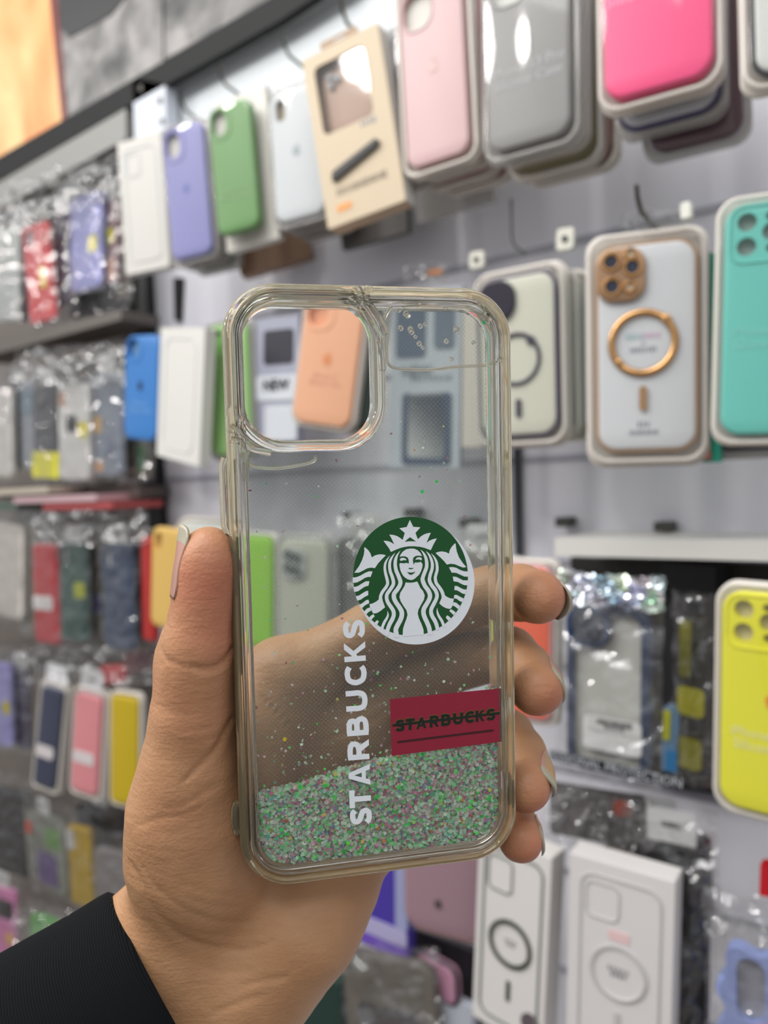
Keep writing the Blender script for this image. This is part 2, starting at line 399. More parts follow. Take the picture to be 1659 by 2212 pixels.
# black post, front post
quad_on('trim_43', [(262, 150), (290, 140), (350, 1160), (318, 1165)], WY - .012, .02, mat((14, 14, 16), .4))
quad_on('trim_44', [(374, 600), (392, 600), (388, 692), (376, 692)], WY - .006, .005, mat((22, 20, 20), .5))
quad_on('trim_45', [(1108, 960), (1122, 960), (1126, 1200), (1112, 1200)], WY - .006, .005, mat((60, 62, 68), .5))
# beam and light rail below the pictures
quad_on('trim_46', [(-60, 372), (275, 178), (600, -12), (760, -110), (760, -60), (600, 46), (275, 230), (-60, 425)], .655, .012, mat((9, 9, 10), .75))
quad_on('trim_47', [(-60, 428), (272, 234), (272, 300), (-60, 482)], .655, .02, mat((140, 140, 136), .5))
# ------------------------------------------------------------------ pictures above the beam
def poster_mat(name, stops, scale, detail, dist, vec=(1, 1, 1)):
    m = bpy.data.materials.new(name); m.use_nodes = True; nt = m.node_tree; b = nt.nodes['Principled BSDF']; b.inputs['Roughness'].default_value = .35
    tc = nt.nodes.new('ShaderNodeTexCoord'); mp = nt.nodes.new('ShaderNodeMapping'); mp.inputs['Scale'].default_value = vec
    nz = nt.nodes.new('ShaderNodeTexNoise'); nz.inputs['Scale'].default_value = scale; nz.inputs['Detail'].default_value = detail; nz.inputs['Distortion'].default_value = dist
    cr = nt.nodes.new('ShaderNodeValToRGB'); e = cr.color_ramp.elements
    while len(e) < len(stops): e.new(.5)
    for el, (p, c) in zip(e, stops): el.position = p; el.color = lin(c)
    nt.links.new(tc.outputs['Object'], mp.inputs['Vector']); nt.links.new(mp.outputs[0], nz.inputs['Vector'])
    nt.links.new(nz.outputs['Fac'], cr.inputs['Fac']); nt.links.new(cr.outputs['Color'], b.inputs['Base Color']); return m
pm1 = poster_mat('orange_print', [(.2, (200, 90, 40)), (.4, (236, 160, 96)), (.6, (246, 200, 140)), (.8, (250, 190, 120))], 7, 4, 1.0, (1, 1, .5))
pm2 = poster_mat('stone_print', [(.30, (40, 42, 42)), (.48, (112, 110, 108)), (.60, (150, 146, 144)), (.8, (168, 166, 160))], 16, 8, .4)
quad_on('poster', [(-60, -80), (104, -80), (134, 272), (-60, 380)], .665, .012, pm1, None, 0, 'glowing orange and cream poster in the upper corner', 'poster')
quad_on('poster', [(100, -80), (118, -80), (146, 264), (134, 272)], .664, .012, mat((104, 30, 22), .4), None, 0, 'narrow dark red strip poster beside the orange poster', 'poster')
quad_on('poster', [(118, -80), (350, -80), (352, 132), (146, 254)], .665, .012, pm2, None, 0, 'grey stone texture poster next to the orange one', 'poster')
quad_on('poster', [(122, -80), (330, -80), (240, 30), (150, 80), (130, 60)], .6635, .001, mat((26, 27, 28), .4), None, 0, 'black shape sheet over the top of the grey poster', 'poster')
quad_on('poster', [(356, -80), (700, -260), (760, -110), (600, -14), (356, 128)], .665, .012, pm2, None, 0, 'speckled grey poster above the black beam near the top', 'poster')
# left section shelves
quad_on('trim_48', [(-60, 745), (262, 668), (262, 690), (-60, 778)], .60, .06, mat((96, 90, 84), .5))
quad_on('trim_49', [(-60, 1052), (300, 1050), (300, 1075), (-60, 1078)], .63, .05, mat((88, 80, 76), .5))
quad_on('trim_50', [(-60, 1388), (350, 1400), (350, 1412), (-60, 1404)], .66, .02, mat((96, 88, 84), .5))
# white shelf board on the right
Pa = wall_pt(1203, 1165, .60)
slab('trim_51', Pa[0], Pa[0] + .6, .595, WY, wall_pt(1230, 1201, .595)[2], wall_pt(1230, 1163, .595)[2], mat((212, 210, 204), .4))
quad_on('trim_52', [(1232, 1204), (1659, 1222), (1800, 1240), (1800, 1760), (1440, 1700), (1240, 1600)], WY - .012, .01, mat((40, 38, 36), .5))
for (x, y, s) in ((1213, 1128, 14), (1430, 1138, 18), (883, 1108, 11), (1004, 1130, 13), (750, 1116, 10)):
    quad_on('trim_53', [(x - s, y - 10), (x + s, y - 10), (x + s, y + 10), (x - s, y + 10)], WY - .02, .018, mat((62, 62, 56), .5))

# ------------------------------------------------------------------ first row
T = carton('slim_box', 'slim plain white box hanging beside the lavender case, top row', [(252, 308), (346, 284), (368, 577), (272, 594)], .565, (205, 202, 196), .012)
outline_art(T, T.w * .72, T.h * .84, (196, 204, 208), .0005, ring=0, stick=False)
T = phone_case('phone_case', 'lavender silicone phone case in clear blister, top row', [(350, 285), (432, 257), (462, 545), (370, 563)], .56, (134, 134, 190), 'dual', CLEARTRAY, logo=(96, 110, 178))
behind(T, 2, ['clear empty blister right behind the lavender case', 'clear empty blister last on the lavender case hook'], [(150, 148, 146), (120, 130, 110)], tray=CLEARTRAY, seed=3)
T = carton('packaging_tray', 'white card tray behind the green phone case, top row', [(462, 222), (572, 186), (604, 508), (490, 552)], .578, (218, 214, 206), .010, cat='box')
T = phone_case('phone_case', 'grass green silicone phone case on white tray, top row', [(444, 242), (538, 204), (558, 490), (474, 507)], .560, (96, 148, 76), 'dual', None, logo=None, text='iPhone 13\nSilicone Case', tcol=(130, 170, 110), tsize=.008, tz=-.2)
T = carton('kraft_box', 'brown kraft pack low behind the green case tray', [(470, 330), (590, 300), (692, 545), (505, 602)], .637, (146, 116, 92), .02)
T = phone_case('phone_case', 'white silicone phone case next to the beige window box, top row', [(580, 212), (684, 165), (706, 462), (596, 478)], .580, (205, 210, 212), 'pill', CLEARTRAY, logo=(150, 160, 164), inner=(150, 135, 110))
behind(T, 2, ['clear pack directly behind the white silicone case', 'brown backed pack last behind the white silicone case'], [(170, 160, 150), (130, 110, 96)], tray=CLEARTRAY, seed=5, drop=.004)
# beige window box
T = Thing('window_box', 'beige cardboard window box holding a clear phone case, top row', 'box', [(655, 132), (812, 48), (880, 434), (706, 493)], .545)
w, h = T.w, T.h
b = MB(); b.plate(rrect(w, h, .001, 1), [rrect(w * .66, h * .40, .006, 5, -.04 * w, .225 * h)], 0, .003); T.add('front_panel', b, mat((210, 192, 164), .55))
b = MB(); b.box(-w / 2, w / 2 , .017, .019, -h / 2, h / 2); b.box(-w / 2, -w / 2 + .001, .003, .017, -h / 2, h / 2); b.box(-w / 2, w / 2, .003, .017, -h / 2, -h / 2 + .001); b.box(-w / 2, w / 2, .003, .017, h / 2 - .001, h / 2); T.add('carton', b, mat((196, 168, 136), .55))
b = MB(); b.box(w / 2 - .001, w / 2 + .0004, .003, .019, -h / 2, h / 2); T.add('side_panel', b, mat((222, 220, 214), .5), label='white side panel')
b = MB(); b.plate(rrect(w * .60, h * .38, .008, 6, -.04 * w, .225 * h), (), .008, .012, .002); T.add('enclosed_case', b, mat((186, 152, 130), .4), True)
b = MB()
for (x, z) in ((-.22, .36), (-.22, .31), (-.13, .335)): b.plate(disc(x * w, z * h, .04 * w), (), .005, .008)
T.add('camera_lenses', b, mat((120, 122, 128), .25))
b = MB(); b.plate(rrect(w * .655, h * .395, .006, 5, -.04 * w, .225 * h), (), .0012, .0016); T.add('window_film', b, COVER)
b = MB(); b.plate([(-.34 * w, -.245 * h), (-.3 * w, -.255 * h), (.28 * w, -.16 * h), (.31 * w, -.135 * h), (.27 * w, -.115 * h), (-.32 * w, -.2 * h)][::1], (), -.0035, 0, .0008); T.add('pen_print', b, mat((34, 32, 32), .4))
glyphs(T, .0 * w, -.318 * h, .66 * w, .0075, 15, (150, 136, 118), (138, 124, 108), 3); glyphs(T, .2 * w, .0 * h, .2 * w, .006, 4, (150, 150, 156), None, 4)
b = MB(); b.plate(rrect(.2 * w, .04 * h, .002, 3, -.25 * w, -.41 * h), (), -.0004, 0); T.add('orange_label', b, mat((232, 160, 92), .5))
b = MB(); b.plate(rrect(.5 * w, .05 * h, .003, 4, 0, .525 * h), [rrect(.16 * w, .014 * h, .002, 3, 0, .525 * h)], .001, .002); T.add('hang_tab', b, mat((176, 150, 124), .6))
T = phone_case('phone_case', 'clear dark edged case squeezed between beige box and pale pink case', [(820, 80), (880, 50), (905, 380), (850, 410)], .590, (70, 66, 68), 'none', CLEARTRAY, cov=True)
T = phone_case('phone_case', 'pale pink silicone phone case with oval camera opening, top row', [(862, -18), (992, -80), (1016, 322), (878, 372)], .555, (206, 172, 172), 'pro', TRAY, logo=(196, 156, 150), inner=(214, 212, 204), margin=(.007, .007), cov=False)
behind(T, 3, ['pink case second on the pale pink case hook', 'dusty rose case third behind the pale pink case', 'rusty pink pack last behind the pale pink case'], [(212, 150, 158), (190, 140, 136), (168, 122, 112)], seed=6, drop=.002, right=.003)
T = phone_case('phone_case', 'grey silicone phone case with white print, top row', [(1050, -72), (1226, -150), (1232, 282), (1054, 334)], .545, (140, 138, 136), 'pro', CLEARTRAY, logo=(118, 118, 118), text='iPhone 13 Pro\nSilicone Case', tcol=(176, 176, 176), inner=(214, 216, 208), margin=(.007, .008), tsize=.0105, tz=-.13)
behind(T, 3, ['blue edged case second on the grey case hook', 'olive case third on the grey case hook', 'brown edged pack last behind the grey case'], [(60, 76, 92), (142, 136, 104), (150, 120, 112)], seed=8, drop=.003, right=.004, step=.015)
T = phone_case('phone_case', 'hot pink silicone phone case hanging high, top row', [(1300, -225), (1536, -320), (1540, 150), (1306, 226)], .535, (252, 66, 132), 'pro', TRAY, text='iPhone 13 Pro\nSilicone Case', tcol=(255, 150, 190), margin=(.006, .008), tsize=.0125, tz=.02)
T = phone_case('phone_case', 'white phone case with purple frame just under the hot pink case', [(1335, -120), (1545, -200), (1552, 222), (1340, 288)], .557, (200, 200, 206), 'none', CLEARTRAY, rim=(70, 62, 100), cov=False)
T = phone_case('phone_case', 'maroon edged case hanging lowest behind the hot pink case', [(1380, -60), (1592, -120), (1606, 270), (1405, 338)], .580, (96, 62, 74), 'none', CLEARTRAY, cov=True)
T = phone_case('phone_case', 'white phone case with black frame cut by the picture edge, top row', [(1622, -300), (1850, -360), (1860, 110), (1632, 168)], .525, (214, 216, 210), 'none', TRAY, rim=(46, 48, 50), margin=(.008, .009))
quad_on('clear_pack', [(880, 150), (1060, 90), (1066, 430), (900, 482)], .635, .008, CLEARTRAY, None, 0, 'wide clear pack low behind the pale pink stack', 'packaging')
quad_on('clear_pack', [(700, 250), (860, 190), (880, 500), (740, 540)], .635, .008, mat((84, 80, 76), .5), None, 0, 'dark pack low behind the beige window box', 'packaging')

# ------------------------------------------------------------------ second row
T = phone_case('phone_case', 'sky blue silicone phone case left of the white box, second row', [(268, 725), (344, 722), (334, 955), (270, 946)], .585, (52, 120, 190), 'dual', None, logo=(20, 40, 80), text='iPhone 13\nSilicone Case', tcol=(110, 160, 210), tsize=.009, tz=-.18, cov=False, inner=(90, 130, 170))
T = carton('slim_box', 'slim white box with thin outline between blue and green cases, second row', [(345, 705), (441, 711), (432, 1009), (340, 984)], .565, (218, 216, 210), .014)
outline_art(T, T.w * .7, T.h * .84, (196, 200, 204), .0005, ring=0, stick=False, cut=False)
T = phone_case('phone_case', 'light green silicone phone case behind the clear case corner, second row', [(446, 706), (528, 694), (545, 980), (455, 985)], .585, (150, 192, 122), 'dual', CLEARTRAY, inner=(122, 172, 96), cov=False)
T = carton('printed_pack', 'lavender grey pack with a dark camera print, seen through camera opening', [(552, 688), (645, 682), (645, 958), (552, 955)], .600, (160, 162, 178), .012)
patches(T, [(.2, .63, .88, .90, (44, 44, 54), 'camera_print'), (.02, .34, .98, .54, (208, 212, 218), 'white_band'), (.24, .02, .98, .30, (204, 208, 214), 'printed_case')])
T.add('lettering', text_mb('NEW', .016, 0, -.04 * T.h, -.0022, bold=.03), mat((60, 62, 70), .5))
T = phone_case('phone_case', 'peach silicone phone case tilted on its hook, seen through camera opening', [(668, 640), (785, 645), (757, 925), (622, 912)], .560, (238, 176, 136), 'dual', TRAY, logo=(226, 140, 84), inner=(226, 160, 120), margin=(.003, .003), text='iPhone 13\nSilicone Case', tcol=(226, 164, 128), tsize=.007, tz=-.14)
behind(T, 1, ['dark green backed pack behind the peach case'], [(60, 74, 68)], right=.01, drop=.004)
T = carton('printed_pack', 'pale blue pack with a navy frame case behind the clear panel, second row', [(845, 625), (1000, 618), (992, 1010), (842, 1014)], .600, (176, 182, 190), .012)
patches(T, [(.08, .62, .5, .95, (78, 92, 112), 'camera_print'), (.62, .66, .9, .93, (96, 108, 124), 'camera_print'), (.18, .02, .88, .42, (60, 74, 98), 'frame_print'), (.27, .06, .79, .42, (198, 200, 200), 'white_back_print')])
T.add('lettering', text_mb('NEW', .013, -.12 * T.w, .045 * T.h, -.0022, bold=.02), mat((110, 120, 128), .5)); glyphs(T, .08 * T.w, .0 * T.h, .6 * T.w, .006, 8, (120, 128, 136), None, 13)
T = carton('printed_pack', 'narrow cream pack between pale blue pack and purple framed case', [(1000, 640), (1045, 632), (1040, 965), (998, 968)], .590, (196, 188, 178), .012)
T = phone_case('phone_case', 'cream phone case with purple frame and magnet ring, second row', [(1038, 612), (1192, 582), (1206, 932), (1036, 948)], .560, (204, 204, 186), 'none', TRAY, rim=(66, 56, 84), margin=(.008, .010))
w, h = T.w, T.h
b = MB(); b.tube([(x, -.0006, z) for x, z in disc(.0 * w, -.02 * h, .30 * w, n=36)], .0018, 6, True); T.add('magnet_ring', b, mat((58, 52, 66), .3), True)
b = MB(); b.plate(disc(.2 * w, .085 * h, .055 * w), (), -.002, 0); T.add('ring_clasp', b, mat((44, 42, 58), .3))
b = MB(); b.plate(rrect(.075 * w, .12 * h, .003, 4, .02 * w, -.33 * h), (), -.0016, 0); T.add('magnet_bar', b, mat((60, 54, 70), .3))
b = MB(); b.plate(rrect(.5 * w, .26 * h, .014, 8, -.24 * w, .36 * h), (), -.0035, 0, .001); T.add('camera_block', b, mat((42, 38, 50), .25))
behind(T, 2, ['white case second on the purple framed case hook', 'white case last behind the purple framed case'], [(196, 194, 186), (176, 174, 168)], seed=11, right=.006)
T = phone_case('phone_case', 'white phone case with gold frame, lenses and magnet ring', [(1290, 534), (1502, 516), (1506, 966), (1292, 976)], .548, (212, 214, 216), 'none', TRAY, rim=(168, 132, 96), margin=(.009, .012))
w, h = T.w, T.h; GOLD = mat((206, 158, 104), .22, .85)
b = MB(); b.tube([(x, -.0006, z) for x, z in disc(-.03 * w, .02 * h, .325 * w, n=40)], .0028, 8, True); T.add('magnet_ring', b, GOLD, True)
b = MB(); b.plate(disc(.21 * w, .125 * h, .05 * w), (), -.0035, 0, .001); b.plate(disc(-.27 * w, -.07 * h, .04 * w), (), -.0035, 0, .001); T.add('ring_clasps', b, GOLD, True)
b = MB(); b.plate(rrect(.08 * w, .12 * h, .003, 4, -.03 * w, -.25 * h), (), -.002, 0); T.add('magnet_bar', b, GOLD)
b = MB(); b.plate(rrect(.51 * w, .26 * h, .012, 8, -.25 * w, .355 * h), (), -.0035, 0, .0012); blk = T.add('camera_block', b, mat((168, 134, 104), .3, .5), True)
for (x, z, r, c) in ((-.35, .42, .085, 0), (-.13, .385, .085, 0), (-.34, .30, .085, 0), (-.15, .45, .05, 1), (-.16, .29, .05, 1)):
    b = MB(); b.tube([(p[0], -.0042, p[1]) for p in disc(x * w, z * h, r * w)], .0013, 6, True); T.add('lens_ring', b, GOLD, True, blk)
    b = MB(); b.plate(disc(x * w, z * h, r * .75 * w), (), -.0040, -.0036); T.add('lens', b, mat((48, 52, 66) if not c else (190, 180, 165), .1), False, blk)
glyphs(T, -.03 * w, .055 * h, .36 * w, .0045, 10, (170, 192, 196), (206, 176, 196), 5); glyphs(T, -.03 * w, .022 * h, .05 * w, .003, 2, (196, 190, 196), None, 6); glyphs(T, -.03 * w, -.012 * h, .28 * w, .0045, 8, (140, 148, 154), None, 7); glyphs(T, -.03 * w, -.375 * h, .14 * w, .0045, 3, (140, 148, 154), None, 8); glyphs(T, -.03 * w, -.415 * h, .3 * w, .004, 10, (140, 144, 148), None, 9)
quad_on('teal_card', [(1290, 560), (1540, 545), (1556, 998), (1286, 1002)], .572, .006, mat((22, 150, 124), .5), None, 0, 'teal green card behind the gold framed case', 'card')
quad_on('coral_sticker', [(1520, 950), (1533, 950), (1534, 992), (1516, 990)], .5705, .001, mat((240, 100, 96), .5), None, 0, 'small coral sticker on the corner of the teal card', 'sticker')
T = phone_case('phone_case', 'turquoise silicone phone case with round lens holes, second row', [(1566, 446), (1800, 412), (1790, 950), (1556, 926)], .538, (98, 196, 182), 'holes', TRAY, margin=(.006, .007), text='iPhone 13 Pro\nSilicone Case', tcol=(120, 206, 196), inner=(150, 160, 154), tsize=.0088, tz=-.08)
T = phone_case('phone_case', 'black backed pack behind the turquoise case', [(1530, 560), (1700, 540), (1700, 975), (1552, 968)], .585, (30, 30, 32), 'none', CLEARTRAY, cov=False)
price_tab('white hook cap with black dot above the cream purple framed case', [(1200, 493), (1239, 490), (1240, 540), (1202, 540)], .565)
price_tab('small white hook cap with black dot left of its twin', [(1012, 545), (1044, 540), (1046, 578), (1014, 580)], .59)
T = Thing('hook_end_cap', 'shiny white hook cap above the gold framed case', 'hook', [(1468, 440), (1492, 432), (1492, 470), (1470, 474)], .545); b = MB(); b.plate(rrect(T.w, T.h, .002, 3), (), 0, .006, .0006); T.add('cap_plate', b, mat((226, 226, 214), .3))
T = Thing('plastic_wrap', 'crumpled clear wrap at the hook above the gold framed case', 'wrap', [(1335, 462), (1490, 440), (1490, 500), (1335, 512)], .56); crumple(T, T.w, T.h, 0, .012, 5, (30, 16), freq=70)
T = Thing('plastic_wrap', 'crumpled wrap with orange flap peeking over the clear case top edge', 'wrap', [(865, 570), (965, 560), (965, 606), (865, 612)], .60); crumple(T, T.w, T.h, 0, .012, 8, (24, 14), freq=70)
b = MB(); b.plate(rrect(T.w * .3, T.h * .3, .001, 2, T.w * .2, 0), (), .004, .005); T.add('orange_flap', b, mat((232, 142, 70), .5))

for (px, py, D, c, lab) in ((392, 236, .585, (90, 88, 80), 'wire hook above the lavender case'), (474, 176, .57, (90, 88, 80), 'wire hook above the grass green case'), (612, 112, .57, (96, 110, 96), 'wire hook left of the beige window box'),
                      (738, 42, .55, (80, 78, 60), 'wire hook through the tab of the beige window box'), (1376, 450, .535, (90, 90, 84), 'wire hook above the gold framed case')):
    wire_hook(lab, px, py, D, rgb=c, back=WY - D, rise=.016, r=.0017)
o = MB(); P = [wall_pt(1104, 430, .60), wall_pt(1105, 512, .60), wall_pt(1110, 530, .597), wall_pt(1134, 548, .59)]; o.tube(P, .0011, 6)
tag(o.build('hanging_wire', mat((30, 30, 30), .4), None, True), 'thin black wire loop hanging below the pale pink stack', 'wire')

# ------------------------------------------------------------------ third row
T = phone_case('phone_case', 'coral orange phone case half hidden behind the fingertips', [(1085, 1222), (1190, 1224), (1186, 1560), (1085, 1540)], .585, (232, 100, 66), 'none', TRAY, margin=(.006, .006), rim=(206, 168, 168))
T = Thing('bagged_phone_case', 'navy framed clear phone case in shiny holographic bag, third row', 'phone case', [(1224, 1306), (1404, 1318), (1400, 1694), (1222, 1652)], .545)
w, h = T.w, T.h; NAVY = mat((34, 54, 88), .3)
b = MB(); b.plate(rrect(w, h, .014, 10), [rrect(w * .81, h * .915, .009, 8)], 0, .010, .002); T.add('case_frame', b, NAVY, True)
b = MB(); b.plate(rrect(w * .9, h * .95, .009, 8), (), .005, .007); T.add('white_back', b, mat((196, 196, 190), .5))
b = MB(); b.plate(rrect(w * .55, h * .245, .012, 8, -.22 * w, .37 * h), [rrect(w * .42, h * .18, .008, 6, -.22 * w, .37 * h)], -.002, .004, .001); T.add('camera_surround', b, NAVY, True)
b = MB(); b.plate(rrect(w * .42, h * .18, .008, 6, -.22 * w, .37 * h), (), .001, .002); T.add('camera_plate', b, mat((96, 102, 116), .2, .3))
for (x, z) in ((-.32, .41), (-.14, .41), (-.16, .335)): b = MB(); b.tube([(p[0], 0, p[1]) for p in disc(x * w, z * h, .07 * w)], .0015, 6, True); T.add('lens_ring', b, mat((60, 66, 84), .2, .5), True)
patches(T, [(.22, .14, .92, .34, (232, 232, 232), 'white_label')])
glyphs(T, .10 * w, -.185 * h, .42 * w, .0055, 13, (92, 94, 92), None, 10, y=-.0014); glyphs(T, .10 * w, -.212 * h, .24 * w, .0035, 9, (104, 106, 104), None, 11, y=-.0014); glyphs(T, .08 * w, -.24 * h, .6 * w, .0012, 20, (150, 150, 150), None, 12, y=-.0014)
b = MB(); b.plate(rrect(w * 1.24, .062 * h, .001, 2, .02 * w, -.405 * h), (), -.0165, -.0160); bd = T.add('printed_band', b, mat((30, 32, 38), .4), label='black printed band')
T.add('lettering', text_mb('PROFESSIONAL PROTECTION', .0092, .02 * w, -.405 * h, -.0169, squash=.95), mat((176, 180, 186), .4), parent=bd)
crumple(T, w * 1.3, h * 1.08, -.005, .006, 21, (30, 50), cz=-.0)
def holo():
    m = bpy.data.materials.new('holographic_foil'); m.use_nodes = True; nt = m.node_tree; b = nt.nodes['Principled BSDF']; b.inputs['Metallic'].default_value = 1; b.inputs['Roughness'].default_value = .12
    tc = nt.nodes.new('ShaderNodeTexCoord'); v = nt.nodes.new('ShaderNodeTexVoronoi'); v.inputs['Scale'].default_value = 70; nt.links.new(tc.outputs['Object'], v.inputs['Vector'])
    h = nt.nodes.new('ShaderNodeHueSaturation'); h.inputs['Saturation'].default_value = .55; h.inputs['Value'].default_value = 1.3; h.inputs['Color'].default_value = (.6, .7, .75, 1)
    mx = nt.nodes.new('ShaderNodeMix'); mx.data_type = 'RGBA'; mx.inputs[0].default_value = .22; mx.inputs[6].default_value = (.75, .78, .8, 1)
    nt.links.new(v.outputs['Color'], mx.inputs[7]); nt.links.new(mx.outputs[2], b.inputs['Base Color']); return m
HOLO = holo()
o = crumple(T, w * 1.3, h * .20, -.004, .010, 33, (40, 16), cz=h * .60, name='holographic_header', m=HOLO, freq=90)
T = bagged('yellow and black bagged cable pack beside the navy framed case', [(1462, 1330), (1528, 1340), (1520, 1690), (1462, 1660)], .60, (44, 42, 30), extra=[(.1, .62, .5, .98, (128, 126, 30), 'yellow_print'), (.05, .38, .95, .56, (206, 200, 30), 'yellow_label'), (.1, .04, .9, .24, (176, 170, 20), 'yellow_label')], seed=4, name='cable_pack', tab=False)
T = carton('charger_box', 'narrow blue and yellow box beside the navy framed case', [(1432, 1530), (1468, 1534), (1462, 1672), (1428, 1664)], .60, (120, 156, 190), .015); patches(T, [(.05, .5, .5, .98, (206, 206, 60), 'yellow_print'), (.3, .02, .95, .35, (60, 140, 200), 'blue_print')])
T = carton('dark_box', 'black tall box at the back under the white shelf', [(1425, 1210), (1545, 1224), (1535, 1560), (1425, 1530)], .64, (34, 33, 34), .03)
patches(T, [(.55, .3, .92, .5, (120, 104, 20), 'yellow_print')])
T = phone_case('phone_case', 'bright yellow silicone phone case with round lens holes, third row', [(1562, 1280), (1800, 1290), (1790, 1800), (1550, 1732)], .530, (228, 224, 40), 'holes', TRAY, margin=(.005, .006), text='iPhone 13 Pro\nSilicone Case', tcol=(228, 224, 150), inner=(196, 186, 150), logo=(226, 150, 20), tsize=.0088, tz=-.17)
T = phone_case('phone_case', 'mustard tan phone case beside the thumb, third row', [(326, 1136), (402, 1146), (392, 1366), (326, 1350)], .585, (214, 176, 96), 'pill', None, cov=False, inner=(200, 160, 100))
T = phone_case('phone_case', 'white phone case with grey lens block right behind the thumb tip', [(384, 1128), (500, 1132), (492, 1380), (384, 1370)], .60, (200, 202, 196), 'none', TRAY, cov=False)
patches(T, [(.02, .30, .4, .74, (92, 100, 104), 'camera_block'), (.06, .54, .2, .68, (190, 196, 196), 'lens'), (.06, .36, .2, .48, (190, 196, 196), 'lens')])
T = phone_case('phone_case', 'small red case edge left of the mustard tan case', [(300, 1160), (330, 1160), (330, 1390), (310, 1380)], .60, (170, 40, 36), 'none', None, cov=False)
T = phone_case('phone_case', 'lime green phone case seen through the clear panel above the palm', [(500, 1156), (590, 1160), (586, 1400), (500, 1395)], .585, (142, 194, 62), 'none', TRAY, margin=(.004, .004), cov=False)
T = phone_case('phone_case', 'cream phone case with clear lens block seen through the clear panel', [(604, 1168), (712, 1166), (704, 1400), (600, 1398)], .585, (186, 186, 170), 'none', CLEARTRAY, cov=True)
w, h = T.w, T.h
b = MB(); b.plate(rrect(.5 * w, .3 * h, .01, 6, -.18 * w, .28 * h), (), -.003, 0, .001); blk = T.add('camera_block', b, mat((170, 172, 168), .2))
for (x, z) in ((-.28, .36), (-.1, .33), (-.28, .24), (-.1, .21)): b = MB(); b.tube([(p[0], -.0035, p[1]) for p in disc(x * w, z * h, .07 * w)], .0016, 6, True); T.add('lens_ring', b, mat((70, 76, 78), .2, .4), True, blk)
T = bagged('grey bagged case right of the cream case behind the clear panel', [(728, 1160), (850, 1160), (845, 1400), (728, 1400)], .62, (120, 120, 120), seed=9)
T = bagged('grey bagged case under the white shelf behind the knuckles', [(1000, 1190), (1080, 1192), (1078, 1420), (1000, 1410)], .62, (150, 140, 136), seed=10)

# ------------------------------------------------------------------ bottom rows, right of the post
T = carton('white_box', 'white box printed with a grey phone outline and black ring', [(1040, 1800), (1190, 1846), (1174, 2290), (1016, 2186)], .540, (214, 210, 206), .022)
w, h = T.w, T.h
outline_art(T, w * .8, h * .88, (128, 132, 128), .0012, ring=1.8, stick=True, sub=(62, 66, 56))
b = MB(); b.plate(disc(.32 * w, -.37 * h, .13 * w), (), -.0005, 0); T.add('round_sticker', b, mat((92, 82, 86), .5))
glyphs(T, 0, -.005 * h, .18 * w, .003, 5, (160, 158, 156), None, 14); glyphs(T, 0, -.025 * h, .13 * w, .003, 4, (156, 154, 152), None, 15)
T = carton('white_box', 'white box with very faint outline, in front of black pack', [(1232, 1852), (1460, 1896), (1446, 2370), (1220, 2260)], .520, (212, 208, 206), .022)
outline_art(T, T.w * .76, T.h * .86, (188, 186, 186), .0009, ring=1.6, stick=True); glyphs(T, 0, -.002 * T.h, .22 * T.w, .004, 5, (150, 148, 150), None, 16); glyphs(T, 0, -.027 * T.h, .16 * T.w, .004, 4, (146, 144, 148), None, 17)
b = MB(); b.plate(rrect(.2 * T.w, .05 * T.h, .001, 2, 0, .16 * T.h), (), -.0005, 0); T.add('pink_label', b, mat((222, 190, 190), .5))
T = bagged('tall black bagged pack right behind the faint outline box', [(1370, 1800), (1530, 1850), (1524, 2330), (1366, 2290)], .555, (26, 26, 30), seed=12, thick=.03, amp=.008)
T = bagged('smoky clear pack behind the black bagged pack', [(1300, 1760), (1530, 1822), (1540, 2000), (1310, 1960)], .590, (120, 108, 98), seed=13, thick=.01, amp=.012)
T = Thing('plastic_wrap', 'crumpled shiny bag with red print above the white boxes', 'wrap', [(1170, 1690), (1400, 1730), (1400, 1860), (1170, 1820)], .57); crumple(T, T.w, T.h, 0, .014, 14, (50, 30), freq=60)
b = MB(); b.plate(rrect(T.w * .92, T.h * .9, .004, 4), (), .012, .014); T.add('grey_backing', b, mat((84, 80, 80), .5)); b = MB(); b.plate(rrect(T.w * .16, T.h * .25, .004, 4, .25 * T.w, .2 * T.h), (), .010, .0115); T.add('red_print', b, mat((196, 80, 50), .5))
T = Thing('wavy_phone_case', 'periwinkle blue wavy edged phone case at the lower corner', 'phone case', [(1552, 2028), (1800, 2090), (1800, 2520), (1548, 2420)], .520)
w, h = T.w, T.h; o = []
for k in range(96):
    a = rrect(w * .94, h * .96, .02, 24)[k % 100]; o.append(a)
base = rrect(w * .95, h * .96, .02, 24); P = []
for k in range(100):
    a, c = np.array(base[k]), np.array(base[(k + 1) % 100])
    n_ = max(1, int(np.linalg.norm(c - a) / .003))
    for j in range(n_): P.append(a + (c - a) * j / n_)
P = np.array(P); s_ = np.concatenate([[0], np.cumsum(np.linalg.norm(np.diff(P, axis=0), axis=1))]); P = inset(P.tolist(), 0) ; Q = np.array(inset(P.tolist(), .001)) - P
P = P - Q * (np.sin(s_ / s_[-1] * 2 * math.pi * 11) * 3.0)[:, None]
b = MB(); b.plate(P.tolist(), [rrect(.26 * w, .34 * h, .008, 5, -.2 * w, .26 * h)], 0, .010, .001); T.add('case_shell', b, mat((142, 158, 214), .45), True)
b = MB(); b.plate(rrect(.8 * w, .85 * h, .01), (), .007, .008); T.add('card_insert', b, mat((160, 160, 168), .6))
b = MB(); b.plate(disc(-.05 * w, -.0 * h, .2 * w), (), -.004, 0, .001); T.add('pink_charm', b, mat((226, 140, 150), .5))
crumple(T, w * 1.1, h * 1.15, -.006, .006, 17, cz=.01)
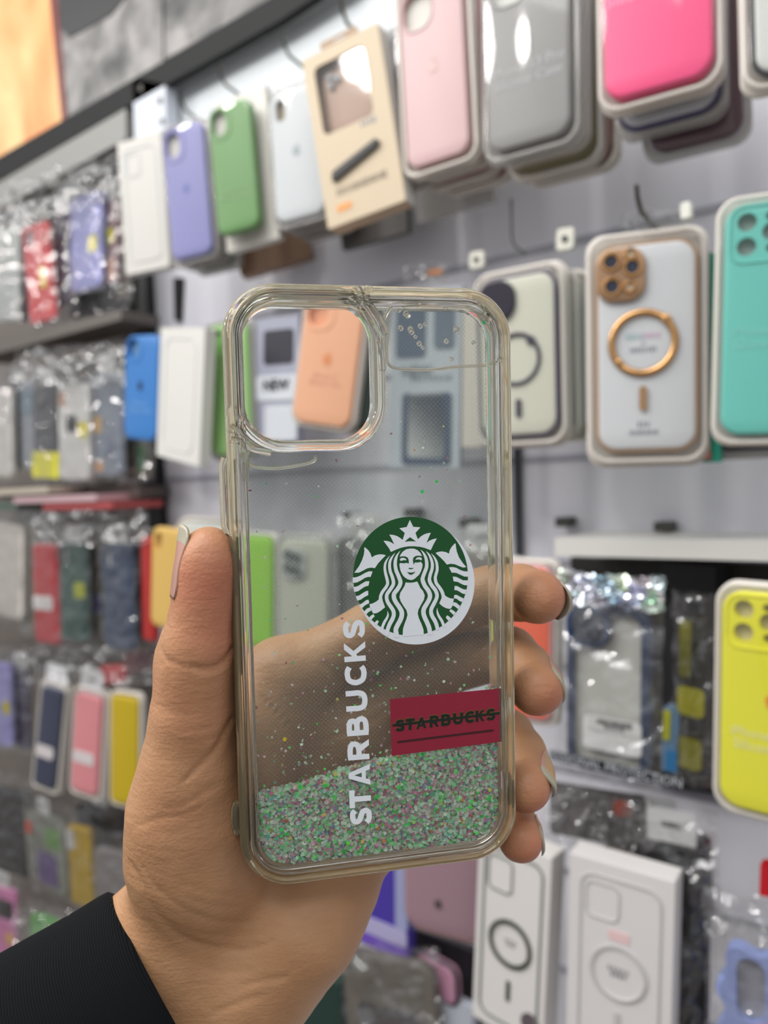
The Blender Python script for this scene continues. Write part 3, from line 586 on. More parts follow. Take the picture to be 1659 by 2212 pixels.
T = Thing('plastic_wrap', 'crumpled clear bag top above the periwinkle wavy case', 'wrap', [(1520, 1920), (1720, 1950), (1720, 2060), (1520, 2030)], .53); crumple(T, T.w, T.h, 0, .012, 19, (40, 26), freq=55)
quad_on('red_pack', [(1642, 1868), (1760, 1880), (1760, 1960), (1640, 1934)], .56, .01, mat((190, 24, 34), .4), None, 0, 'red pack corner above the periwinkle wavy case', 'packaging')
T = phone_case('phone_case', 'mauve glitter phone case with dark emblem below the clear case', [(872, 1640), (1040, 1640), (1036, 2050), (880, 1990)], .585, (158, 124, 136), 'none', None, rim=(176, 122, 118), cov=True)
apple(T, .12 * T.w, -.06 * T.w, -.33 * T.h, -.0006, mat((60, 46, 50), .4))
T = carton('printed_pack', 'violet and white printed pack under the clear case bottom edge', [(700, 1760), (880, 1800), (886, 2086), (690, 1990)], .59, (66, 50, 150), .012)
patches(T, [(.0, .10, .98, .24, (170, 164, 200), 'white_band'), (.0, .0, .98, .09, (110, 76, 186), 'violet_band'), (.86, .24, .99, .99, (150, 154, 190), 'pale_edge')])
T = bagged('clear blister with grey inner at the bottom near the wrist', [(735, 2030), (930, 2110), (960, 2330), (760, 2300)], .58, (104, 98, 90), seed=22, tab=False, amp=.010)
patches(T, [(.15, .1, .8, .55, (70, 66, 70), 'inner_print')])
T = phone_case('phone_case', 'small mauve case showing under the black ringed pack', [(895, 2050), (980, 2100), (985, 2180), (900, 2130)], .60, (176, 128, 150), 'none', None, rim=(40, 34, 40), cov=False)
T = carton('dark_green_box', 'dark green box at the bottom beneath the wrist', [(640, 2090), (735, 2130), (735, 2330), (640, 2300)], .60, (30, 56, 50), .02)
T = carton('lime_box', 'lime green box at the bottom left of the dark green box', [(560, 2060), (641, 2090), (641, 2330), (560, 2300)], .61, (122, 176, 66), .02); patches(T, [(.0, .0, .9, .45, (214, 186, 30), 'yellow_print')])
quad_on('clear_pack', [(640, 1990), (760, 2040), (760, 2180), (640, 2120)], .62, .01, CLEARTRAY, None, 0, 'milky clear pack between the wrist and violet pack', 'packaging')
quad_on('dark_pack', [(880, 2000), (1030, 2060), (1030, 2260), (900, 2220)], .64, .01, mat((50, 46, 52), .5), None, 0, 'dark pack left of the black ringed white box', 'packaging')
quad_on('foil_pack', [(960, 2150), (1020, 2180), (1020, 2290), (940, 2270)], .60, .01, mat((176, 180, 190), .3), None, 0, 'silver white pack peeking at the bottom edge', 'packaging')

# ------------------------------------------------------------------ left of the post
L = [  # label, corners, D, colour, cut, extra patches, seed
 ('grey white bagged case at the far left edge, upper left rack', [(-30, 500), (38, 490), (40, 690), (-30, 700)], .60, (172, 176, 174), 'none', [], 31),
 ('dark violet case edge between the grey white and red cases', [(34, 500), (60, 496), (66, 690), (42, 694)], .625, (58, 50, 84), 'none', [], 32),
 ('red bagged phone case with yellow sticker, upper left rack', [(46, 490), (100, 478), (120, 684), (64, 706)], .60, (204, 48, 52), 'dual', [(.55, .33, .8, .55, (220, 190, 50), 'yellow_sticker')], 33),
 ('dark purple bagged case between the red and lavender ones', [(112, 470), (150, 456), (152, 650), (122, 664)], .62, (56, 44, 70), 'dual', [], 34),
 ('lavender bagged case with yellow sticker, upper left rack', [(152, 432), (218, 408), (214, 616), (154, 636)], .60, (146, 148, 206), 'none', [(.62, .38, .9, .55, (214, 206, 30), 'yellow_sticker')], 35),
 ('dusty pink bagged strip case with yellow sticker, upper left rack', [(216, 440), (248, 430), (250, 606), (218, 620)], .61, (150, 120, 124), 'none', [(.1, .48, .9, .66, (214, 206, 20), 'yellow_sticker'), (.1, .03, .9, .3, (222, 180, 160), 'pale_print')], 36),
 ('smoky brown bagged case beside the slim white box', [(246, 416), (272, 408), (276, 640), (250, 650)], .62, (104, 92, 82), 'none', [(.2, .4, .6, .8, (196, 160, 120), 'tan_print')], 37),
 ('black bagged pack under the lavender bagged case', [(150, 560), (268, 540), (272, 680), (150, 700)], .655, (40, 42, 48), 'none', [], 38),
 ('white bagged pack at the left edge, second left rack', [(-20, 840), (22, 838), (26, 1030), (-20, 1030)], .60, (204, 200, 196), 'none', [], 41),
 ('navy black bagged pack at left, second left rack', [(20, 820), (46, 818), (50, 1010), (26, 1012)], .625, (40, 46, 58), 'none', [], 42),
 ('misty blue bagged pack at left, second left rack', [(40, 822), (76, 818), (78, 1010), (46, 1014)], .615, (142, 146, 156), 'none', [(.1, .6, .9, .9, (110, 126, 140), 'blue_print')], 43),
 ('charcoal pack with bright yellow bottom label, second left rack', [(74, 834), (120, 830), (128, 1034), (70, 1030)], .60, (58, 58, 64), 'none', [(-.02, .0, 1.04, .28, (214, 208, 40), 'yellow_label')], 44),
 ('white printed pack with a black dot, second left rack', [(122, 832), (190, 828), (194, 1038), (130, 1036)], .595, (206, 204, 202), 'none', [(.3, .5, .62, .68, (26, 30, 30), 'black_dot_print'), (.66, .44, .96, .6, (200, 190, 40), 'yellow_sticker'), (.05, .78, .3, .93, (170, 140, 120), 'tan_print')], 45),
 ('slate blue pack with tan flowers, second left rack', [(194, 806), (258, 802), (264, 1026), (198, 1030)], .605, (122, 130, 144), 'none', [(.1, .42, .38, .58, (190, 154, 96), 'tan_flower'), (.12, .04, .4, .14, (196, 150, 110), 'tan_flower'), (.45, .2, .75, .4, (98, 106, 128), 'blue_print')], 46),
 ('brown grey bagged pack with green edge beside the black post', [(254, 950), (322, 940), (322, 1030), (262, 1036)], .63, (92, 88, 80), 'none', [(.6, .1, .9, .8, (30, 90, 40), 'green_print')], 47),
 ('white cream box at the left edge, third left rack', [(-20, 1130), (52, 1132), (46, 1345), (-20, 1320)], .60, (204, 198, 190), 'none', [], 51),
 ('beige bagged pack next to the white cream box', [(50, 1136), (72, 1138), (72, 1370), (40, 1350)], .615, (150, 142, 130), 'none', [], 52),
 ('red bagged case with white label, third left rack', [(70, 1174), (120, 1176), (128, 1392), (76, 1390)], .60, (184, 40, 46), 'none', [(.0, .34, .8, .48, (220, 214, 214), 'white_label')], 53),
 ('dark green bagged case with yellow sticker, third left rack', [(128, 1172), (188, 1170), (186, 1384), (130, 1384)], .60, (38, 74, 66), 'pill', [(.55, .44, .95, .60, (160, 168, 20), 'yellow_sticker')], 54),
 ('brown bagged pack with blue print, third left rack', [(188, 1180), (216, 1176), (222, 1400), (192, 1400)], .625, (74, 64, 48), 'none', [(.0, .34, .95, .52, (28, 22, 110), 'blue_print')], 55),
 ('navy bagged case with pale camera slot, third left rack', [(218, 1172), (282, 1176), (290, 1404), (226, 1400)], .595, (36, 56, 88), 'pill', [], 56),
 ('black bagged case right of the navy one, third left rack', [(280, 1180), (316, 1182), (324, 1376), (288, 1380)], .615, (18, 18, 22), 'none', [], 57),
 ('lavender bagged case at the left edge, fourth left rack', [(-20, 1434), (20, 1432), (27, 1614), (-20, 1610)], .60, (146, 142, 200), 'none', [(.6, .4, .95, .55, (190, 176, 20), 'yellow_sticker')], 61),
 ('dark violet bagged case at left, fourth left rack', [(26, 1440), (56, 1446), (64, 1620), (32, 1616)], .62, (66, 58, 84), 'pill', [], 62),
 ('yellow print pack at lower left rack beside the sleeve', [(146, 1784), (188, 1790), (202, 1966), (150, 1950)], .60, (178, 146, 30), 'none', [(.0, .7, .35, .95, (180, 178, 176), 'white_print')], 71),
 ('grey green pack with red and violet print, lower left rack', [(50, 1750), (136, 1770), (142, 1950), (64, 1900)], .60, (120, 122, 114), 'none', [(.3, .1, .8, .5, (84, 62, 120), 'violet_print'), (.55, .6, .9, .85, (96, 140, 70), 'green_print'), (.05, .68, .2, .84, (190, 70, 50), 'red_print')], 72),
 ('grey white pack right of the yellow print pack', [(202, 1830), (272, 1846), (272, 1950), (206, 1940)], .61, (128, 122, 122), 'none', [], 73),
 ('bubblegum pink case with black camera block, lower left corner', [(-30, 1908), (32, 1926), (32, 2094), (-30, 2070)], .585, (212, 130, 180), 'none', [(.4, .62, .95, .86, (20, 18, 24), 'camera_block'), (.7, .3, .95, .44, (214, 160, 40), 'amber_sticker')], 74),
 ('bright green bagged case above the black sleeve', [(64, 1970), (124, 1994), (128, 2120), (66, 2110)], .595, (90, 176, 76), 'none', [], 75),
 ('dark bagged pack below the pink pack', [(160, 1735), (272, 1750), (272, 1850), (170, 1820)], .64, (44, 38, 44), 'none', [], 76),
 ('black bagged pack at left, lower left rack', [(-10, 1700), (66, 1712), (66, 1900), (-10, 1880)], .64, (36, 34, 38), 'none', [], 77),
]
for (lab, c, D, rgb, cut, ex, sd) in L:
    bagged(lab, c, D, rgb, cut, extra=ex, seed=sd, thick=.008, inner=(186, 186, 190), tab=(sd % 2 == 0), top=.03, amp=.0045)
for (lab, c, rgb, sd) in (('navy case in white tray with white label, fourth left rack', [(88, 1488), (138, 1490), (112, 1710), (72, 1690)], (38, 46, 76), 1), ('salmon pink case in white tray, fourth left rack', [(162, 1498), (220, 1506), (206, 1722), (152, 1704)], (226, 140, 146), 2)):
    T = phone_case('phone_case', lab, c, .59, rgb, 'none', TRAY, margin=(.008, .010), )
    patches(T, [(.05, .30, .85, .42, (222, 214, 214), 'white_label')]); hang_tab(T, (214, 214, 218), .04, .034, .006)
T = phone_case('phone_case', 'mustard yellow phone case next to the salmon pink one, fourth left rack', [(234, 1500), (302, 1510), (292, 1742), (240, 1735)], .60, (190, 164, 30), 'none', TRAY, margin=(.003, .006), cov=False)
T = phone_case('phone_case', 'red edged pack above the salmon pink case', [(205, 1440), (262, 1436), (270, 1480), (214, 1478)], .63, (170, 24, 30), 'none', None, cov=False)
T = phone_case('phone_case', 'dark maroon pack beside the thumb, above the mustard yellow case', [(260, 1410), (345, 1400), (345, 1450), (270, 1455)], .64, (84, 30, 40), 'none', None, cov=False)
# flat packs lying on the middle ledge of the left rack
for k, (x0, x1, y, rgb, lab) in enumerate(((-40, 140, 1066, (186, 176, 160), 'cream flat pack lying on the left ledge'), (60, 240, 1080, (196, 164, 168), 'pale pink flat pack lying on the left ledge'), (120, 270, 1094, (168, 70, 70), 'red flat pack lying lowest on the left ledge'), (-40, 60, 1094, (70, 96, 84), 'green flat pack lying at the left end of the ledge'))):
    a = wall_pt(x0, y, .60); c = wall_pt(x1, y, .60)
    o = slab('flat_pack', a[0], c[0], .575 + .003 * k, .66, a[2] - .0045, a[2] + .0045, mat(rgb, .4), kind=None, label=lab, cat='packaging')
# crumpled film tops of the racks on the left
for k, (c, lab) in enumerate((([(0, 400), (260, 330), (262, 420), (0, 500)], 'crumpled clear bag tops over the upper left rack'), ([(20, 750), (262, 740), (262, 830), (20, 840)], 'crumpled clear bag tops over the second left rack'), ([(60, 1105), (320, 1100), (300, 1180), (60, 1180)], 'crumpled clear bag tops over the third left rack'), ([(30, 1395), (340, 1400), (330, 1480), (30, 1480)], 'crumpled clear bag tops over the fourth left rack'), ([(0, 1960), (240, 1960), (180, 2100), (0, 2150)], 'crumpled clear bag film above the sleeve'))):
    T = Thing('plastic_wrap', lab, 'wrap', c, .580); crumple(T, T.w, T.h, 0, .012, 50 + k, (90, 30), freq=50)

# ------------------------------------------------------------------ the clear glitter case held in the hand
def rodrigues(a):
    t = np.linalg.norm(a); k = a / t; K = np.array([[0, -k[2], k[1]], [k[2], 0, -k[0]], [-k[1], k[0], 0]])
    return np.eye(3) + math.sin(t) * K + (1 - math.cos(t)) * K @ K
RC = rodrigues(np.array([0.0636, -0.2011, -0.0290])); TC = np.array([-0.0015, 0.0215, 0.2205])
CW, CH, CT = .0830, .1707, .0118
ex, ey, en = RC[:, 0], RC[:, 1], RC[:, 2]
case = bpy.data.objects.new('glitter_phone_case', None); COL.objects.link(case); case.empty_display_size = .01
mw = Matrix.Identity(4); base_c = TC + ey * CH / 2
for j, v in enumerate((ex, en, -ey)):
    w_ = M @ v
    for i in range(3): mw[i][j] = w_[i]
o_ = CAM + M @ base_c
for i in range(3): mw[i][3] = o_[i]
case.matrix_world = mw
tag(case, 'clear liquid glitter phone case with green round emblem, held up in the hand', 'phone case')
def cl(px, py, n=0.0):
    """sight line -> (x, z) on the case at depth n behind its front"""
    r = np.array([(px - CX) / F_PX, (py - CY) / F_PX, 1.0]); t = (TC + en * n).dot(en) / r.dot(en); q = r * t - TC
    return (q.dot(ex), -q.dot(ey))
def cadd(name, mb, m, smooth=False, parent=None, label=None):
    o = mb.build(name, m, parent or case, smooth, None, CH / 2)
    if label: o['label'] = label
    return o
G_OUT = glass('clear_tpu', (.996, .988, .945, 1), 1.44, haze=.11, milk=(.80, .70, .44, 1)); G_IN = glass('clear_acrylic', (.997, .995, .98, 1), 1.42, haze=.08, milk=(.75, .72, .56, 1))
outer = rrect(CW, CH, .0145, 14)
def ringsolid(base, prof, name, m, parent=None, mb=None):
    b = mb or MB(); L = []
    for d, n in prof:
        q = inset(base, d * .001); L.append([(p[0], n * .001, p[1]) for p in q])
    b.loops(L, True)
    return cadd(name, b, m, True, parent) if mb is None else None
def dense(loop, step=.004):
    out = []
    for i in range(len(loop)):
        a, c = np.array(loop[i]), np.array(loop[(i + 1) % len(loop)]); n = max(1, int(np.linalg.norm(c - a) / step))
        for k in range(n): out.append(tuple(a + (c - a) * k / n))
    return out
od = dense(outer)
ringsolid(od, [(0, 3.0), (.15, 1.6), (.6, .6), (1.3, .1), (1.9, .05), (2.3, .5), (2.5, 1.3), (2.6, 2.2), (2.6, 10.6), (2.2, 11.5), (1.2, 11.8), (.4, 11.2), (0, 9.8)], 'outer_bumper', G_OUT)
ringsolid(od, [(2.75, 2.4), (2.9, 1.2), (3.3, .8), (3.7, 1.0), (3.9, 1.6), (4.2, 1.6), (4.5, 1.0), (5.1, .9), (5.5, 1.3), (5.6, 2.2), (5.6, 8.6), (5.2, 9.4), (3.2, 9.4), (2.75, 8.6)], 'inner_frame', G_IN)
# camera opening
c0 = cl(521, 645, .0015); c1 = cl(812, 948, .0015); cc = ((c0[0] + c1[0]) / 2, (c0[1] + c1[1]) / 2)
cwid, chei = c1[0] - c0[0], c0[1] - c1[1]
hole = rrect(cwid, chei, .0105, 12, *cc); hd = dense(hole, .003)
ringsolid(hd, [(0, 2.4), (-.25, 1.2), (-.8, .6), (-1.3, .9), (-1.5, 1.5), (-1.9, 1.5), (-2.3, .9), (-3.0, .9), (-3.3, 1.6), (-3.3, 9.0), (-2.6, 10.4), (-.9, 10.8), (0, 9.6)], 'camera_surround', G_IN)
# front and back sheets
PANEL_F = film('front_sheet', (.94, .955, .94, 1), .03, .03, .035, (.75, .80, .78, 1), 0, edge=.5)
def dotted():
    m = film('dotted_back_sheet', (.80, .83, .81, 1), .02, .2, .06, (.62, .68, .66, 1), 0, edge=.3); nt = m.node_tree
    mixes = [n for n in nt.nodes if n.type == 'MIX_SHADER' and not n.inputs[0].is_linked]
    tc = nt.nodes.new('ShaderNodeTexCoord'); v = nt.nodes.new('ShaderNodeTexVoronoi'); v.inputs['Scale'].default_value = 1050; v.inputs['Randomness'].default_value = 0.0
    mp = nt.nodes.new('ShaderNodeMapping'); mp.inputs['Rotation'].default_value = (0, .78, 0); mp.inputs['Scale'].default_value = (1, 0, 1)
    nt.links.new(tc.outputs['Object'], mp.inputs[0]); nt.links.new(mp.outputs[0], v.inputs['Vector'])
    lt = nt.nodes.new('ShaderNodeMath'); lt.operation = 'LESS_THAN'; lt.inputs[1].default_value = .22; nt.links.new(v.outputs['Distance'], lt.inputs[0])
    ma = nt.nodes.new('ShaderNodeMath'); ma.operation = 'MULTIPLY_ADD'; ma.inputs[1].default_value = .16; ma.inputs[2].default_value = .04
    nt.links.new(lt.outputs[0], ma.inputs[0]); nt.links.new(ma.outputs[0], mixes[0].inputs[0]); return m
holeb = inset(hd, -.0030).tolist(); inn = inset(od, .0054).tolist()
# keep the opening strictly inside the sheet: clip its outline to the sheet
def clampin(loop, w, h, r=.0):
    return [(max(-w, min(w, x)), max(-h, min(h, z))) for x, z in loop]
hb = clampin(holeb, CW / 2 - .0056, CH / 2 - .0056)
for nm, n0, mm in (('front_panel', .0012, PANEL_F), ('back_panel', .0088, dotted())):
    b = MB(); b.cap([inn, hb[::-1]], n0); cadd(nm, b, mm)
# seams where the camera surround meets the bumper
def path(pts, n=.0012, k=6):
    P = [np.array(cl(x, y, n)) for x, y in pts]; out = []
    for i in range(len(P) - 1):
        p0, p1, p2, p3 = P[max(i - 1, 0)], P[i], P[i + 1], P[min(i + 2, len(P) - 1)]
        for j in range(k):
            t = j / k; q = .5 * ((2 * p1) + (-p0 + p2) * t + (2 * p0 - 5 * p1 + 4 * p2 - p3) * t * t + (-p0 + 3 * p1 - 3 * p2 + p3) * t ** 3); out.append((q[0], n, q[1]))
    out.append((P[-1][0], n, P[-1][1])); return out
for pts, r in (([(768, 622), (776, 640), (782, 660), (798, 682), (812, 706), (822, 740), (826, 800)], [.0016, .0011]), ([(798, 620), (790, 645), (806, 668), (828, 700), (836, 722)], [.0012, .0008]),
               ([(497, 925), (510, 930), (524, 948), (545, 968), (585, 978)], [.0013, .0010]), ([(500, 950), (520, 955), (530, 985), (532, 1040)], [.0010, .0008])):
    P = path(pts, .0014); R_ = [r[0] + (r[1] - r[0]) * i / (len(P) - 1) for i in range(len(P))]
    b = MB(); b.tube(P, R_, 10); cadd('moulded_seam', b, G_IN, True)
# air pockets in the liquid, their meniscus edges
for pts in ([(846, 660), (900, 655), (980, 655), (1040, 662), (1068, 690), (1078, 740), (1076, 778), (1050, 789), (990, 792), (940, 798), (880, 798), (842, 790), (836, 760), (838, 720), (830, 690), (846, 660)],
            [(536, 975), (533, 992), (546, 1007), (590, 1012), (640, 1006), (676, 997), (682, 984)]):
    b = MB(); b.tube(path(pts, .0035), .00045, 8); cadd('air_pocket_edge', b, G_OUT, True)
rnd = random.Random(7)
drops = [(1005, 190), (975, 215), (1020, 240), (1075, 190), (985, 305), (1085, 295), (1110, 285), (1040, 325), (1060, 350), (1080, 385), (1098, 405), (1215, 200), (1218, 372), (1270, 315), (1358, 380), (1245, 465), (1035, 310), (1015, 232), (1432, 270), (1410, 238)]
b = MB()
for (x, y) in drops:
    q = cl(450 + x / 2.37, 580 + y / 2.37, .003); r = rnd.uniform(.0006, .00115)
    L = []
    for i in range(1, 8):
        a = math.pi * i / 8; L.append([(q[0] + r * math.sin(a) * math.cos(t), .003 - .7 * r * math.cos(a), q[1] + r * math.sin(a) * math.sin(t)) for t in [2 * math.pi * k / 14 for k in range(14)]])
    b.loops(L); 
cadd('droplets', b, G_IN, True)['kind'] = 'stuff'
# side buttons
for (y0, y1, lab) in ((990, 1150, 'long clear side button'), (1735, 1800, 'small clear side bump')):
    a = cl(500, y0, .006); c = cl(500, y1, .006); b = MB()
    b.tube([(-CW / 2 - .0002, .006, a[1]), (-CW / 2 - .0009, .006, a[1] - .002), (-CW / 2 - .0009, .006, c[1] + .002), (-CW / 2 - .0002, .006, c[1])], .0013, 10); cadd('side_button', b, G_OUT, True)

# prints on the front sheet ------------------------------------------------
PN = .0011; LIFT = [0]
WHT = mat((236, 242, 247), .45, name='white_ink'); GRN = mat((6, 82, 30), .5, name='green_ink', grain=.12, bscale=3000)
def tA(p): return (755 + p[0] / 11.85, 1110 + p[1] / 11.85)
def tB(p): return (885 + p[0] / 11.85, 1110 + p[1] / 11.85)
def tC(p): return (755 + p[0] / 11.85, 1240 + p[1] / 11.85)
def tD(p): return (885 + p[0] / 11.44, 1240 + p[1] / 11.44)
def smooth(P, k=4, closed=False):
    P = [np.array(p, float) for p in P]; out = []; n = len(P)
    for i in range(n if closed else n - 1):
        if closed: p0, p1, p2, p3 = P[i - 1], P[i], P[(i + 1) % n], P[(i + 2) % n]
        else: p0, p1, p2, p3 = P[max(i - 1, 0)], P[i], P[i + 1], P[min(i + 2, n - 1)]
        for j in range(k):
            t = j / k; out.append(.5 * ((2 * p1) + (-p0 + p2) * t + (2 * p0 - 5 * p1 + 4 * p2 - p3) * t * t + (-p0 + 3 * p1 - 3 * p2 + p3) * t ** 3))
    if not closed: out.append(P[-1])
    return out
def poly(b, pts, n, holes=()):
    """printed area: outline in photograph pixels laid on the front sheet"""
    n = n - LIFT[0] * 1e-6; LIFT[0] = (LIFT[0] + 1) % 24
    def L(q): return [cl(x, y, n) for x, y in q]
    o = L(pts); a = sum(o[i - 1][0] * o[i][1] - o[i][0] * o[i - 1][1] for i in range(len(o)))
    if a < 0: o = o[::-1]
    hs = []
    for h in holes:
        q = L(h); a = sum(q[i - 1][0] * q[i][1] - q[i][0] * q[i - 1][1] for i in range(len(q))); hs.append(q if a < 0 else q[::-1])
    b.cap([o] + hs, n)
def ribbon(b, pts, widths, n, k=5, sm=True):
    P = smooth(pts, k) if sm else [np.array(p, float) for p in pts]
    if sm:
        W = [float(w[0]) for w in smooth([(w, 0) for w in widths], k)]
    else: W = list(widths)
    base = len(b.v); n = n - LIFT[0] * 1e-6; LIFT[0] = (LIFT[0] + 1) % 24
    for i, p in enumerate(P):
        t = P[min(i + 1, len(P) - 1)] - P[max(i - 1, 0)]; t = t / (np.linalg.norm(t) + 1e-9); q = np.array([-t[1], t[0]]) * max(W[i], .02) / 2
        if not sm and 0 < i < len(P) - 1:
            t1 = P[i] - P[i - 1]; t1 /= np.linalg.norm(t1); t2 = P[i + 1] - P[i]; t2 /= np.linalg.norm(t2); c_ = max(.5, np.linalg.norm(t1 + t2) / 2); q = q / c_
        for s_ in (1, -1):
            x, z = cl(*(p + q * s_), n); b.v.append((x, n, z))
    for i in range(len(P) - 1):
        a = base + 2 * i; b.f.append((a, a + 1, a + 3, a + 2)); b.m.append(0)
b = MB(); poly(b, [(897.2 + 127.8 * math.cos(a), 1259.6 + 132.6 * math.sin(a)) for a in np.linspace(0, 2 * math.pi, 96, endpoint=False)], PN - .0000)
emblem = cadd('emblem', b, WHT, label='white round emblem backing')
b = MB(); poly(b, [(886.9 + 124.0 * math.cos(a), 1244.7 + 128.4 * math.sin(a)) for a in np.linspace(0, 2 * math.pi, 96, endpoint=False)], PN - .00003)
cadd('emblem_disc', b, GRN, parent=emblem)
b = MB(); n1 = PN - .00006
star = [tA(p) for p in [(870, 690), (940, 692), (1010, 705), (1080, 738), (1145, 780), (1075, 630), (1020, 530), (1130, 542), (1220, 570), (1300, 618), (1358, 668), (1415, 490), (1275, 370), (1465, 335), (1545, 155)]] + \
       [tB(p) for p in [(90, 332), (275, 345), (148, 488), (208, 650), (290, 575), (370, 525), (450, 498), (540, 485), (485, 610), (430, 745), (500, 690), (590, 650), (695, 628), (610, 780), (540, 930), (470, 905), (380, 870), (250, 842), (120, 830), (40, 829)]] + \
       [tA(p) for p in [(1500, 832), (1400, 848), (1300, 873), (1180, 920), (1060, 975), (1010, 880), (950, 800)]]
poly(b, star, n1, [[tA(p) for p in [(1410, 722), (1480, 650), (1550, 597)]] + [tB(p) for p in [(80, 648), (165, 710), (60, 703), (-30, 703)]] + [tA((1460, 712))]])
poly(b, [tA(p) for p in [(375, 862), (400, 860), (480, 930), (535, 1010), (570, 1115), (650, 1065), (750, 1037), (850, 1038), (930, 1060), (820, 1170), (730, 1270), (650, 1390), (560, 1375), (460, 1392), (350, 1450), (240, 1505), (120, 1507), (240, 1345), (320, 1190), (365, 1050), (380, 950)]], n1)
poly(b, [tB(p) for p in [(1175, 757), (1150, 762), (1070, 850), (1025, 930), (1005, 1020), (930, 980), (830, 962), (740, 970), (660, 1002), (790, 1120), (880, 1210), (950, 1298), (1050, 1278), (1150, 1288), (1260, 1335), (1370, 1375), (1450, 1362), (1360, 1260), (1260, 1110), (1205, 960), (1185, 850)]], n1)
for q in ([(590, -65), (500, -70), (400, -30), (280, 40), (180, 80), (80, 92), (84, 228), (190, 215), (290, 165), (400, 95), (480, 72), (540, 75)],
          [(510, 185), (420, 185), (330, 235), (220, 305), (150, 328), (98, 330), (122, 458), (220, 440), (320, 370), (400, 320), (485, 300)],
          [(478, 430), (430, 435), (340, 485), (250, 545), (160, 572), (198, 682), (290, 655), (380, 590), (480, 540)],
          [(490, 660), (430, 665), (350, 730), (252, 790), (300, 888), (400, 800), (505, 745)],
          [(525, 855), (450, 880), (362, 972), (412, 1050), (490, 970), (560, 935)], [(610, 1025), (540, 1070), (485, 1132), (543, 1198), (600, 1125), (648, 1080)],
          [(715, 1180), (680, 1200), (625, 1272), (700, 1330), (725, 1260), (752, 1220)],
          [(510, 772), (600, 750), (690, 700), (750, 650), (755, 600), (835, 600), (850, 690), (910, 850), (800, 940), (710, 995), (640, 1010), (600, 1003), (560, 920), (525, 850)]):
    poly(b, [tC(p) for p in q], n1)
poly(b, [tB(p) for p in [(1005, 1370), (1090, 1360), (1190, 1380), (1300, 1440), (1400, 1472), (1510, 1472), (1512, 1610), (1400, 1605), (1300, 1560), (1200, 1515), (1140, 1505), (1075, 1505)]], n1)
for q in ([(1065, 62), (1150, 70), (1240, 115), (1320, 155), (1452, 158), (1436, 280), (1350, 275), (1270, 240), (1190, 195), (1085, 180)],
          [(1110, 295), (1180, 300), (1260, 345), (1330, 378), (1412, 385), (1380, 495), (1310, 485), (1220, 430), (1165, 402), (1105, 395)],
          [(1105, 515), (1170, 518), (1240, 560), (1335, 605), (1300, 695), (1230, 665), (1160, 610), (1090, 600)],
          [(1085, 695), (1150, 710), (1245, 790), (1200, 872), (1130, 810), (1060, 775)], [(1010, 870), (1060, 890), (1140, 950), (1085, 1018), (1030, 960), (980, 915)],
          [(925, 1020), (960, 1040), (1022, 1092), (958, 1160), (920, 1110), (890, 1075)],
          [(1092, 610), (1000, 600), (930, 570), (870, 525), (800, 520), (785, 600), (730, 725), (800, 790), (880, 835), (960, 860), (1020, 855), (1060, 780)]):
    poly(b, [tD(p) for p in q], n1)
def strand(pts):
    P = []; W = []
    for (t, x, y, w) in pts: f = {'A': tA, 'B': tB, 'C': tC, 'D': tD}[t]; P.append(f((x, y))); W.append(w / (11.44 if t == 'D' else 11.85))
    ribbon(b, P, W, n1)
for S in ([(1040, -475, 2), (975, -390, 30), (920, -280, 55), (903, -160, 64), (920, -30, 72), (960, 130, 78), (975, 240, 76), (935, 335, 80), (855, 440, 80), (803, 545, 80), (793, 650, 85), (830, 760, 90)],
          [(1170, -545, 2), (1100, -450, 40), (1040, -330, 66), (1025, -200, 75), (1045, -60, 80), (1090, 60, 85), (1125, 200, 88), (1110, 290, 90), (1040, 400, 92), (965, 510, 92), (950, 610, 92), (980, 720, 95), (1060, 840, 98), (1120, 940, 100), (1132, 1050, 102), (1095, 1160, 105), (1035, 1270, 105), (990, 1380, 100), (965, 1480, 100), (950, 1570, 100)],
          [(1305, -600, 2), (1225, -490, 45), (1180, -370, 80), (1170, -240, 88), (1195, -90, 95), (1245, 30, 98), (1300, 180, 105), (1290, 280, 105), (1220, 400, 108), (1145, 500, 110), (1137, 600, 112), (1180, 710, 112), (1270, 840, 115), (1330, 950, 118), (1338, 1060, 118), (1300, 1180, 120), (1235, 1300, 120), (1185, 1420, 122), (1200, 1540, 122), (1195, 1620, 125)],
          [(970, 945, 2), (985, 1040, 42), (955, 1130, 62), (895, 1230, 72), (848, 1340, 72), (832, 1420, 70), (822, 1490, 72)]):
    strand([('C',) + s for s in S])
